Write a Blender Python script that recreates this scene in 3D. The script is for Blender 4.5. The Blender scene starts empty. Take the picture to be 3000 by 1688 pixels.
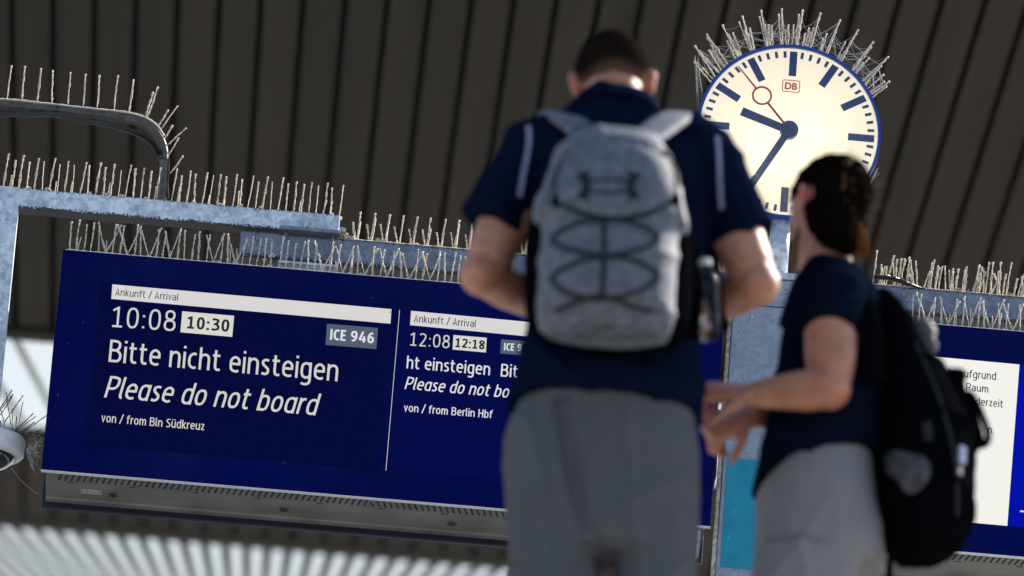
import bpy, bmesh, math, random
from mathutils import Vector, Matrix, noise
from mathutils.bvhtree import BVHTree

S = bpy.context.scene
COL = S.collection
rnd = random.Random(7)
PI = math.pi

# ------------------------------------------------------------------ camera
CAMZ = -4.6
F = 280 / 36 * 3000                      # focal length in photo pixels
pit, yaw, rol = math.radians(19.573), math.radians(1.677), math.radians(4.336)
fw = Vector((math.sin(yaw) * math.cos(pit), math.cos(yaw) * math.cos(pit), math.sin(pit)))
r0 = Vector((math.cos(yaw), -math.sin(yaw), 0))
u0 = r0.cross(fw)
RT = r0 * math.cos(rol) + u0 * math.sin(rol)
UP = u0 * math.cos(rol) - r0 * math.sin(rol)
CAM = Vector((0, 0, CAMZ))
cam = bpy.data.cameras.new('camera')
cam.lens = 280; cam.sensor_width = 36; cam.clip_end = 5000; cam.clip_start = 0.1
cam.dof.use_dof = True; cam.dof.focus_distance = 23.35; cam.dof.aperture_fstop = 4.0
co = bpy.data.objects.new('camera', cam)
m4 = Matrix((RT, UP, -fw)).transposed().to_4x4(); m4.translation = CAM
co.matrix_world = m4
COL.objects.link(co); S.camera = co

# ------------------------------------------------------------------ light
SUN_EL, SUN_AZ = math.radians(36), math.radians(50)
w = bpy.data.worlds.new('World'); S.world = w; w.use_nodes = True
nt = w.node_tree
sky = nt.nodes.new('ShaderNodeTexSky'); sky.sky_type = 'NISHITA'; sky.sun_disc = False
sky.sun_elevation = SUN_EL; sky.sun_rotation = SUN_AZ
nt.links.new(sky.outputs[0], nt.nodes['Background'].inputs[0])
nt.nodes['Background'].inputs[1].default_value = 0.095
sl = bpy.data.lights.new('sun', 'SUN'); sl.energy = 5.0; sl.angle = math.radians(0.53); sl.color = (1, 0.93, 0.82)
so = bpy.data.objects.new('sun', sl); COL.objects.link(so)
sdir = Vector((math.sin(SUN_AZ) * math.cos(SUN_EL), math.cos(SUN_AZ) * math.cos(SUN_EL), math.sin(SUN_EL)))
so.rotation_euler = (-sdir).to_track_quat('-Z', 'Y').to_euler(); so.location = (0, 40, 60)
S.view_settings.view_transform = 'Standard'; S.view_settings.look = 'None'
S.view_settings.exposure = 0.95; S.view_settings.gamma = 1
S.cycles.use_denoising = True
S.cycles.max_bounces = 8

# ------------------------------------------------------------------ projection helpers
def ray(px, py):
    return (fw * F + RT * (px - 1500) - UP * (py - 844)).normalized()
def at(px, py, Y):                       # photo pixel -> point on the real plane y = Y
    d = ray(px, py); return CAM + d * (Y / d.y)
def on_z(px, py, z):
    d = ray(px, py); return CAM + d * ((z - CAMZ) / d.z)
K = 3000 / 2576
def P(dx, dy, Y):                        # same in 2576-wide coordinates
    return at(dx * K, dy * K, Y)

# ------------------------------------------------------------------ materials
MATS = {}
def mat(name, col, rough=0.6, metal=0.0, spec=0.5, **kw):
    m = bpy.data.materials.new(name); m.use_nodes = True
    b = m.node_tree.nodes['Principled BSDF']
    b.inputs['Base Color'].default_value = (*col, 1); b.inputs['Roughness'].default_value = rough
    b.inputs['Metallic'].default_value = metal; b.inputs['Specular IOR Level'].default_value = spec
    for k, v in kw.items(): b.inputs[k.replace('_', ' ')].default_value = v
    MATS[name] = m
    return m
def nodes(m):
    return m.node_tree.nodes, m.node_tree.links, m.node_tree.nodes['Principled BSDF']
def varied(m, scale, c1, c2, lo=0.35, hi=0.65, detail=6, bump=0.0, bscale=None, stretch=(1, 1, 1)):
    n, l, b = nodes(m)
    tc = n.new('ShaderNodeTexCoord'); mp = n.new('ShaderNodeMapping'); mp.inputs['Scale'].default_value = stretch
    l.new(tc.outputs['Object'], mp.inputs[0])
    t = n.new('ShaderNodeTexNoise'); t.inputs['Scale'].default_value = scale; t.inputs['Detail'].default_value = detail
    l.new(mp.outputs[0], t.inputs['Vector'])
    r = n.new('ShaderNodeValToRGB'); r.color_ramp.elements[0].position = lo; r.color_ramp.elements[1].position = hi
    r.color_ramp.elements[0].color = (*c1, 1); r.color_ramp.elements[1].color = (*c2, 1)
    l.new(t.outputs['Fac'], r.inputs[0]); l.new(r.outputs[0], b.inputs['Base Color'])
    if bump:
        t2 = n.new('ShaderNodeTexNoise'); t2.inputs['Scale'].default_value = bscale or scale * 3; t2.inputs['Detail'].default_value = 5
        l.new(mp.outputs[0], t2.inputs['Vector'])
        bp = n.new('ShaderNodeBump'); bp.inputs['Strength'].default_value = bump; bp.inputs['Distance'].default_value = 0.01
        l.new(t2.outputs['Fac'], bp.inputs['Height']); l.new(bp.outputs[0], b.inputs['Normal'])
    return m
def emit(name, col, strength):
    m = mat(name, (0.001, 0.001, 0.002), 0.3, spec=0.025)
    b = m.node_tree.nodes['Principled BSDF']
    b.inputs['Emission Color'].default_value = (*col, 1); b.inputs['Emission Strength'].default_value = strength * 0.55
    return m

def galvanised(name, light, dark, speck=(0.05, 0.055, 0.065), amount=0.68):
    m = mat(name, light, 0.5, 0.25)
    n, l, b = nodes(m)
    tc = n.new('ShaderNodeTexCoord')
    vo = n.new('ShaderNodeTexVoronoi'); vo.inputs['Scale'].default_value = 75
    nd = n.new('ShaderNodeTexNoise'); nd.inputs['Scale'].default_value = 40; nd.inputs['Detail'].default_value = 5
    l.new(tc.outputs['Object'], nd.inputs['Vector'])
    ad = n.new('ShaderNodeMixRGB'); ad.inputs[0].default_value = 0.04
    l.new(tc.outputs['Object'], ad.inputs[1]); l.new(nd.outputs['Color'], ad.inputs[2]); l.new(ad.outputs[0], vo.inputs['Vector'])
    hs = n.new('ShaderNodeSeparateColor'); l.new(vo.outputs['Color'], hs.inputs[0])
    n1 = n.new('ShaderNodeTexNoise'); n1.inputs['Scale'].default_value = 14; n1.inputs['Detail'].default_value = 8; n1.inputs['Roughness'].default_value = 0.65
    l.new(tc.outputs['Object'], n1.inputs['Vector'])
    mm = n.new('ShaderNodeMath'); mm.operation = 'MULTIPLY_ADD'; mm.inputs[1].default_value = 0.3
    l.new(hs.outputs[0], mm.inputs[0]); l.new(n1.outputs['Fac'], mm.inputs[2])
    r = n.new('ShaderNodeValToRGB'); r.color_ramp.elements[0].position = 0.42; r.color_ramp.elements[1].position = 0.85
    r.color_ramp.elements[0].color = (*dark, 1); r.color_ramp.elements[1].color = (*light, 1)
    l.new(mm.outputs[0], r.inputs[0])
    # dirt specks gathered in patches
    n2 = n.new('ShaderNodeTexNoise'); n2.inputs['Scale'].default_value = 170; n2.inputs['Detail'].default_value = 3
    n3 = n.new('ShaderNodeTexNoise'); n3.inputs['Scale'].default_value = 11; n3.inputs['Detail'].default_value = 3
    l.new(tc.outputs['Object'], n2.inputs['Vector']); l.new(tc.outputs['Object'], n3.inputs['Vector'])
    ma = n.new('ShaderNodeMath'); ma.operation = 'MULTIPLY_ADD'; ma.inputs[1].default_value = 0.42
    l.new(n3.outputs['Fac'], ma.inputs[0]); l.new(n2.outputs['Fac'], ma.inputs[2])
    # specks also gather along the bottom and top rims (attribute from the mesh)
    at_ = n.new('ShaderNodeAttribute'); at_.attribute_name = 'rim'
    mb = n.new('ShaderNodeMath'); mb.operation = 'MULTIPLY_ADD'; mb.inputs[1].default_value = 0.42
    l.new(at_.outputs['Fac'], mb.inputs[0]); l.new(ma.outputs[0], mb.inputs[2])
    r2 = n.new('ShaderNodeValToRGB'); r2.color_ramp.elements[0].position = amount + 0.22; r2.color_ramp.elements[1].position = amount + 0.27
    l.new(mb.outputs[0], r2.inputs[0])
    mx = n.new('ShaderNodeMixRGB'); l.new(r2.outputs[0], mx.inputs[0]); l.new(r.outputs[0], mx.inputs[1]); mx.inputs[2].default_value = (*speck, 1)
    l.new(mx.outputs[0], b.inputs['Base Color'])
    bp = n.new('ShaderNodeBump'); bp.inputs['Strength'].default_value = 0.15; bp.inputs['Distance'].default_value = 0.002
    l.new(n2.outputs['Fac'], bp.inputs['Height']); l.new(bp.outputs[0], b.inputs['Normal'])
    return m

GALV = galvanised('galvanised_steel', (0.76, 0.85, 0.98), (0.34, 0.40, 0.50))
GALV2 = galvanised('weathered_galvanised_steel', (0.24, 0.29, 0.38), (0.12, 0.15, 0.205), amount=0.63)
COLM = galvanised('column_zinc', (0.30, 0.36, 0.46), (0.20, 0.25, 0.33), amount=0.66)
EDGE = varied(mat('sunlit_dusty_edge', (0.5, 0.48, 0.42), 0.8), 60, (0.25, 0.24, 0.22), (0.62, 0.60, 0.54), bump=0.4)  # dust, plus the cream of a sunlit edge put into the colour
STEEL = varied(mat('bolt_steel', (0.6, 0.6, 0.6), 0.4, 0.6), 80, (0.35, 0.36, 0.38), (0.7, 0.7, 0.68))
PIPE = varied(mat('conduit_grey', (0.2, 0.19, 0.18), 0.55), 50, (0.05, 0.05, 0.05), (0.10, 0.095, 0.088), bump=0.15)
BLACKP = mat('black_plastic', (0.012, 0.012, 0.014), 0.45)
CABLE = mat('cable_black', (0.025, 0.025, 0.028), 0.4)
DUST = varied(mat('dust_crust', (0.6, 0.55, 0.48), 0.95, Sheen_Weight=0.2), 300, (0.36, 0.31, 0.26), (0.72, 0.66, 0.58))
def backlit(m, f):
    n, l, b = nodes(m); t = n.new('ShaderNodeBsdfTranslucent'); x = n.new('ShaderNodeMixShader'); x.inputs[0].default_value = f
    src = b.inputs['Base Color'].links[0].from_socket
    l.new(src, t.inputs[0]); l.new(b.outputs[0], x.inputs[1]); l.new(t.outputs[0], x.inputs[2]); l.new(x.outputs[0], n['Material Output'].inputs['Surface'])
for k_, v_ in (('Subsurface Weight', 1.0), ('Subsurface Scale', 0.006)): DUST.node_tree.nodes['Principled BSDF'].inputs[k_].default_value = v_
DUST.node_tree.nodes['Principled BSDF'].inputs['Subsurface Radius'].default_value = (1.0, 0.9, 0.8)
DUST2 = varied(mat('dust_grey', (0.3, 0.28, 0.25), 0.95), 200, (0.25, 0.22, 0.19), (0.5, 0.46, 0.4), bump=0.6)
DARKSPIKE = varied(mat('silhouette_wire', (0.1, 0.1, 0.1), 0.6), 200, (0.03, 0.03, 0.03), (0.14, 0.13, 0.12))  # spikes seen against bright sky: their silhouette is put into the dark colour
FOOT = mat('spike_foot', (0.75, 0.76, 0.76), 0.3)
WEB = mat('web', (0.75, 0.73, 0.7), 0.6)
NAVY = varied(mat('navy_paint', (0.003, 0.009, 0.10), 0.3, spec=0.035), 2.5, (0.0002, 0.0028, 0.072), (0.0003, 0.004, 0.098))
def dusty(m):
    n, l, b = nodes(m); src = b.inputs['Base Color'].links[0].from_socket
    tc = n.new('ShaderNodeTexCoord'); t = n.new('ShaderNodeTexNoise'); t.inputs['Scale'].default_value = 55; t.inputs['Detail'].default_value = 4
    l.new(tc.outputs['Object'], t.inputs['Vector'])
    t2 = n.new('ShaderNodeTexNoise'); t2.inputs['Scale'].default_value = 4; t2.inputs['Detail'].default_value = 6; l.new(tc.outputs['Object'], t2.inputs['Vector'])
    r = n.new('ShaderNodeValToRGB'); r.color_ramp.elements[0].position = 0.70; r.color_ramp.elements[1].position = 0.80; l.new(t.outputs['Fac'], r.inputs[0])
    r2 = n.new('ShaderNodeValToRGB'); r2.color_ramp.elements[0].position = 0.45; r2.color_ramp.elements[1].position = 0.8; r2.color_ramp.elements[1].color = (0.05, 0.05, 0.05, 1); l.new(t2.outputs['Fac'], r2.inputs[0])
    a = n.new('ShaderNodeMixRGB'); a.blend_type = 'ADD'; a.inputs[0].default_value = 1; l.new(r.outputs[0], a.inputs[1]); l.new(r2.outputs[0], a.inputs[2])
    x = n.new('ShaderNodeMixRGB'); x.inputs[2].default_value = (0.10, 0.12, 0.20, 1); l.new(a.outputs[0], x.inputs[0]); l.new(src, x.inputs[1]); l.new(x.outputs[0], b.inputs['Base Color'])
dusty(NAVY)
NAVYD = mat('navy_dark', (0.004, 0.006, 0.03), 0.4)
CASE = varied(mat('casing_grey', (0.33, 0.33, 0.32), 0.5, 0.1), 6, (0.13, 0.13, 0.125), (0.21, 0.21, 0.20))
SLOT = mat('slot_black', (0.006, 0.006, 0.006), 0.7)
SCR = emit('screen_navy', (0.0005, 0.0015, 0.036), 1.0)
SCR2 = emit('screen_navy_bright', (0.0005, 0.002, 0.056), 1.0)
SCRW = emit('screen_white', (0.86, 0.85, 0.80), 0.98)
SCRB = emit('screen_blue', (0.0, 0.004, 0.36), 1.0)
TXT = emit('lit_text', (0.66, 0.66, 0.60), 0.9)
TXTB = emit('lit_text_white', (0.72, 0.72, 0.74), 0.95)
BARW = emit('lit_bar', (0.68, 0.66, 0.66), 0.95)
BOXG = emit('lit_grey_box', (0.075, 0.105, 0.15), 1.0)
BOXW = emit('lit_cream_box', (0.68, 0.67, 0.60), 0.95)
TXD = mat('dark_text', (0.004, 0.005, 0.02), 0.4)
LEAK = emit('light_leak', (0.8, 0.75, 0.7), 0.8)
CEIL = varied(mat('ceiling_brown', (0.10, 0.083, 0.07), 0.75, spec=0.1), 1.5, (0.031, 0.028, 0.0255), (0.050, 0.0455, 0.041), lo=0.3, hi=0.7, stretch=(3.2, 0.06, 1), detail=3)
CEILD = mat('ceiling_gap', (0.012, 0.01, 0.009), 0.8)
BAR = mat('glazing_bar_grey', (0.22, 0.22, 0.21), 0.6)
CONC = varied(mat('concrete', (0.3, 0.29, 0.27), 0.85), 3, (0.24, 0.23, 0.21), (0.36, 0.35, 0.33), bump=0.2)
WHITEP = varied(mat('white_paint', (0.7, 0.73, 0.78), 0.35), 30, (0.62, 0.66, 0.72), (0.74, 0.77, 0.82))
TURQ = varied(mat('turquoise_paint', (0.0, 0.20, 0.34), 0.35), 12, (0.0, 0.21, 0.34), (0.0, 0.27, 0.42), bump=0.08)
DOME = mat('dome_dark', (0.008, 0.012, 0.018), 0.05, spec=0.9)
CLKBLUE = mat('clock_blue', (0.008, 0.05, 0.33), 0.35)
MARKB = mat('dial_blue', (0.015, 0.045, 0.22), 0.35)
HANDB = varied(mat('hand_blue', (0.008, 0.02, 0.17), 0.45), 90, (0.006, 0.014, 0.07), (0.012, 0.028, 0.2), lo=0.38, hi=0.5, detail=4)
RED = mat('hand_red', (0.38, 0.012, 0.03), 0.45)
LOGORED = mat('logo_red', (0.55, 0.05, 0.07), 0.45)
SKIN = varied(mat('skin', (0.56, 0.30, 0.21), 0.5, Subsurface_Weight=0.22, Subsurface_Scale=0.015), 22, (0.38, 0.165, 0.10), (0.54, 0.28, 0.185), lo=0.3, hi=0.7, bump=0.25, bscale=120)
SKIN.node_tree.nodes['Principled BSDF'].inputs['Subsurface Radius'].default_value = (1.0, 0.35, 0.2)
def flush_glow_mix(m):
    n, l, b = nodes(m); src = b.inputs['Base Color'].links[0].from_socket
    a = n.new('ShaderNodeAttribute'); a.attribute_name = 'flush_glow'; x = n.new('ShaderNodeMixRGB'); x.inputs[2].default_value = (0.62, 0.13, 0.09, 1)  # skin flush; on the ears also sun shining through, put into the colour
    l.new(a.outputs['Fac'], x.inputs[0]); l.new(src, x.inputs[1]); l.new(x.outputs[0], b.inputs['Base Color'])
flush_glow_mix(SKIN)
def flush_glow(o, spots):
    at_ = o.data.attributes.new('flush_glow', 'FLOAT', 'POINT'); off = Vector((0, 0, 0)); p = o
    while p is not None: off += p.location; p = p.parent
    for i, v in enumerate(o.data.vertices):
        q = v.co + off; at_.data[i].value = max(0.8 * k * math.exp(-((q - Vector(c)).length / r) ** 2) for c, r, k in spots)
BUZZ = varied(mat('buzz_hair', (0.035, 0.024, 0.02), 0.9, spec=0.0), 260, (0.006, 0.0042, 0.0036), (0.024, 0.016, 0.013), bump=0.6)
HAIR = varied(mat('dark_hair', (0.02, 0.014, 0.011), 0.6, spec=0.0), 60, (0.0022, 0.0016, 0.0013), (0.011, 0.0075, 0.0055), stretch=(6, 6, 1), bump=0.5)
HAIRB = varied(mat('brown_hair', (0.16, 0.075, 0.03), 0.7, spec=0.0), 120, (0.06, 0.024, 0.009), (0.30, 0.125, 0.04), bump=0.5)
FLY = mat('backlit_strands', (0.42, 0.27, 0.17), 0.6, spec=0.2)  # paler than the hair: backlit glow of flyaways put into the colour
STUB = varied(mat('stubble', (0.10, 0.065, 0.05), 0.8), 400, (0.04, 0.028, 0.022), (0.2, 0.12, 0.09))
POLO = varied(mat('navy_polo', (0.006, 0.012, 0.042), 0.95, spec=0.0), 500, (0.0032, 0.007, 0.021), (0.0055, 0.0105, 0.030), bump=0.2)
TEE = varied(mat('navy_tee', (0.006, 0.009, 0.022), 0.95, spec=0.0), 500, (0.0026, 0.0055, 0.014), (0.005, 0.009, 0.021), bump=0.2)
PIPING = mat('piping_white', (0.30, 0.30, 0.46), 0.8, spec=0.1)
TROU = varied(mat('grey_trousers', (0.14, 0.145, 0.16), 0.9, spec=0.0), 300, (0.09, 0.096, 0.11), (0.13, 0.135, 0.15), bump=0.2)
TROU2 = varied(mat('light_grey_shorts', (0.24, 0.24, 0.27), 0.9, spec=0.0), 300, (0.21, 0.21, 0.225), (0.275, 0.275, 0.29), bump=0.2)
BAGG = varied(mat('bag_grey', (0.30, 0.32, 0.36), 0.75), 45, (0.085, 0.10, 0.135), (0.15, 0.17, 0.215), bump=0.3)
BAGK = varied(mat('bag_black', (0.008, 0.009, 0.012), 1.0, spec=0.0), 250, (0.002, 0.0024, 0.0036), (0.004, 0.0045, 0.006), bump=0.3)
CORD = mat('cord_dark', (0.02, 0.023, 0.03), 0.8, spec=0.2)
LACE = mat('lace_grey', (0.03, 0.035, 0.045), 0.9, spec=0.0)
SHOE = mat('shoe', (0.3, 0.3, 0.3), 0.7)
PATCH = varied(mat('patch_grey', (0.15, 0.16, 0.18), 0.7), 40, (0.02, 0.022, 0.026), (0.09, 0.095, 0.11), lo=0.3, hi=0.6)
TAG = mat('tag_pale', (0.45, 0.5, 0.7), 0.3)
EYE = mat('eye', (0.7, 0.68, 0.65), 0.2)
LABELM = varied(mat('type_label', (0.35, 0.35, 0.3), 0.6), 140, (0.08, 0.1, 0.08), (0.42, 0.42, 0.36), lo=0.4, hi=0.5)
def clear_plastic(name):
    m = mat(name, (0.95, 0.98, 1.0), 0.04, Transmission_Weight=1.0, IOR=1.22)
    return m
BOTTLE = clear_plastic('bottle_plastic')
def cover(name):
    m = bpy.data.materials.new(name); m.use_nodes = True
    n, l = m.node_tree.nodes, m.node_tree.links; n.remove(n['Principled BSDF'])
    t = n.new('ShaderNodeBsdfTransparent'); g_ = n.new('ShaderNodeBsdfGlossy'); g_.inputs['Roughness'].default_value = 0.12
    x = n.new('ShaderNodeMixShader'); fr = n.new('ShaderNodeFresnel'); fr.inputs[0].default_value = 2.0
    l.new(fr.outputs[0], x.inputs[0]); l.new(t.outputs[0], x.inputs[1]); l.new(g_.outputs[0], x.inputs[2]); l.new(x.outputs[0], n['Material Output'].inputs['Surface'])
    return m
COVER = cover('clock_cover')
def translucent(name, col, mixdiff=0.25):
    m = bpy.data.materials.new(name); m.use_nodes = True
    n, l = m.node_tree.nodes, m.node_tree.links
    n.remove(n['Principled BSDF'])
    t = n.new('ShaderNodeBsdfTranslucent'); t.inputs[0].default_value = (*col, 1)
    d = n.new('ShaderNodeBsdfDiffuse'); d.inputs[0].default_value = (*col, 1)
    x = n.new('ShaderNodeMixShader'); x.inputs[0].default_value = mixdiff
    l.new(t.outputs[0], x.inputs[1]); l.new(d.outputs[0], x.inputs[2])
    l.new(x.outputs[0], n['Material Output'].inputs['Surface'])
    return m
GLAZ = translucent('roof_glazing', (0.72, 0.75, 0.76), 0.05)
GLAZ2 = translucent('roof_glazing_dim', (0.24, 0.245, 0.235), 0.2)

# ------------------------------------------------------------------ mesh helpers
def mesh_obj(name, bm, m, parent=None, smooth=False, origin=None):
    me = bpy.data.meshes.new(name)
    if origin is not None: bmesh.ops.translate(bm, verts=bm.verts, vec=-Vector(origin))
    bmesh.ops.recalc_face_normals(bm, faces=bm.faces)
    bm.to_mesh(me); bm.free()
    for mm in (m if isinstance(m, (list, tuple)) else [m]): me.materials.append(mm)
    if smooth:
        for p in me.polygons: p.use_smooth = True
    o = bpy.data.objects.new(name, me); COL.objects.link(o)
    if origin is not None: o.location = origin
    if parent is not None: put(o, parent)
    return o
def put(o, parent):                       # keep world place, express it under the parent (no rotations used on roots)
    o.parent = parent
    off = Vector((0, 0, 0)); p = parent
    while p is not None:
        off += p.location; p = p.parent
    o.location = o.location - off
def thing(name, label, cat, loc=(0, 0, 0), group=None):
    o = bpy.data.objects.new(name, None); COL.objects.link(o); o.location = loc; o.empty_display_size = 0.05
    return tag(o, label, cat, group)
def tag(o, label, cat, group=None):
    o['label'] = label; o['category'] = cat
    if group: o['group'] = group
    return o
def struct(o):
    o['kind'] = 'structure'; return o

def box(bm, a, b, bev=0.0):
    a, b = Vector(a), Vector(b)
    r = bmesh.ops.create_cube(bm, size=1)
    vs = r['verts']
    for v in vs: v.co = Vector(((a.x + b.x) / 2 + v.co.x * abs(b.x - a.x), (a.y + b.y) / 2 + v.co.y * abs(b.y - a.y), (a.z + b.z) / 2 + v.co.z * abs(b.z - a.z)))
    if bev:
        es = list({e for v in vs for e in v.link_edges})
        bmesh.ops.bevel(bm, geom=es, offset=bev, segments=2, affect='EDGES', profile=0.5)
def hexa(bm, pts):                        # 8 points: bottom ring of 4 then top ring of 4
    v = [bm.verts.new(p) for p in pts]
    for f in ((0, 1, 2, 3), (4, 5, 6, 7), (0, 1, 5, 4), (1, 2, 6, 5), (2, 3, 7, 6), (3, 0, 4, 7)): bm.faces.new([v[i] for i in f])
def ring_loft(bm, rings, cap=True):
    prev = None; first = None
    for r in rings:
        vs = [bm.verts.new(p) for p in r]
        if prev:
            n = len(vs)
            for i in range(n): bm.faces.new((prev[i], prev[(i + 1) % n], vs[(i + 1) % n], vs[i]))
        else: first = vs
        prev = vs
    if cap:
        bm.faces.new(first[::-1]); bm.faces.new(prev)
def ell(c, a, b, n=24, e=2.0):            # (super)ellipse ring about c with half axes a and b
    out = []
    for i in range(n):
        t = 2 * PI * i / n; ct, st = math.cos(t), math.sin(t)
        x = math.copysign(abs(ct) ** (2 / e), ct); y = math.copysign(abs(st) ** (2 / e), st)
        out.append(c + a * x + b * y)
    return out
def tube(bm, pts, rad, n=12, cap=True, flat=None, up=Vector((0, 0, 1))):
    pts = [Vector(p) for p in pts]
    if not isinstance(rad, (list, tuple)): rad = [rad] * len(pts)
    rings = []; a = None
    for i, p in enumerate(pts):
        t = (pts[min(i + 1, len(pts) - 1)] - pts[max(i - 1, 0)]).normalized()
        if a is None:
            a = up - t * up.dot(t)
            if a.length < 1e-3: a = Vector((1, 0, 0)) - t * t.x
        else: a = a - t * a.dot(t)
        a.normalize(); b = t.cross(a)
        f = flat or 1.0
        rings.append(ell(p, a * rad[i] * f, b * rad[i], n))
    ring_loft(bm, rings, cap)
def smoothline(pts, k=8):                 # Catmull-Rom
    pts = [Vector(p) for p in pts]; out = []
    for i in range(len(pts) - 1):
        p0, p1, p2, p3 = pts[max(i - 1, 0)], pts[i], pts[i + 1], pts[min(i + 2, len(pts) - 1)]
        for j in range(k):
            t = j / k
            out.append(0.5 * ((2 * p1) + (p2 - p0) * t + (2 * p0 - 5 * p1 + 4 * p2 - p3) * t * t + (3 * p1 - p0 - 3 * p2 + p3) * t ** 3))
    out.append(pts[-1]); return out
def ball(bm, c, r, u=14, v=10, rot=None):
    c = Vector(c); r = Vector(r) if not isinstance(r, (int, float)) else Vector((r, r, r))
    q = bmesh.ops.create_uvsphere(bm, u_segments=u, v_segments=v, radius=1)
    for x in q['verts']:
        p = Vector((x.co.x * r.x, x.co.y * r.y, x.co.z * r.z))
        if rot is not None: p = rot @ p
        x.co = c + p
    return q['verts']
def cyl(bm, a, b, r, n=20, r2=None):
    tube(bm, [a, b], [r, r if r2 is None else r2], n)
def remesh(bm, vox, smooth_it=6):         # fuse overlapping closed shells into one continuous surface
    me = bpy.data.meshes.new('tmp'); bmesh.ops.recalc_face_normals(bm, faces=bm.faces); bm.to_mesh(me); bm.free()
    o = bpy.data.objects.new('tmp', me); COL.objects.link(o)
    md = o.modifiers.new('r', 'REMESH'); md.mode = 'VOXEL'; md.voxel_size = vox
    if smooth_it:
        sm = o.modifiers.new('s', 'SMOOTH'); sm.iterations = smooth_it; sm.factor = 0.5
    dg = bpy.context.evaluated_depsgraph_get()
    m2 = bpy.data.meshes.new_from_object(o.evaluated_get(dg))
    bpy.data.objects.remove(o); bpy.data.meshes.remove(me)
    b2 = bmesh.new(); b2.from_mesh(m2); bpy.data.meshes.remove(m2)
    return b2
def quad_sheet(bm, p, thick=0.0008):      # thin plate standing in the xz plane (four corners), facing the platform side
    a = [Vector(x) for x in p]; d = Vector((0, thick, 0))
    hexa(bm, a + [x + d for x in a])

# ------------------------------------------------------------------ lettering
def text_mesh(body, shear=0.0, off=0.0):
    c = bpy.data.curves.new('t', 'FONT'); c.body = body; c.shear = shear; c.offset = off; c.size = 1.0; c.resolution_u = 6
    o = bpy.data.objects.new('t', c); COL.objects.link(o)
    dg = bpy.context.evaluated_depsgraph_get()
    me = bpy.data.meshes.new_from_object(o.evaluated_get(dg))
    bpy.data.objects.remove(o); bpy.data.curves.remove(c)
    return me
def extent(me):
    xs = [v.co.x for v in me.vertices]; ys = [v.co.y for v in me.vertices]
    return min(xs), max(xs), min(ys), max(ys)
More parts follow.
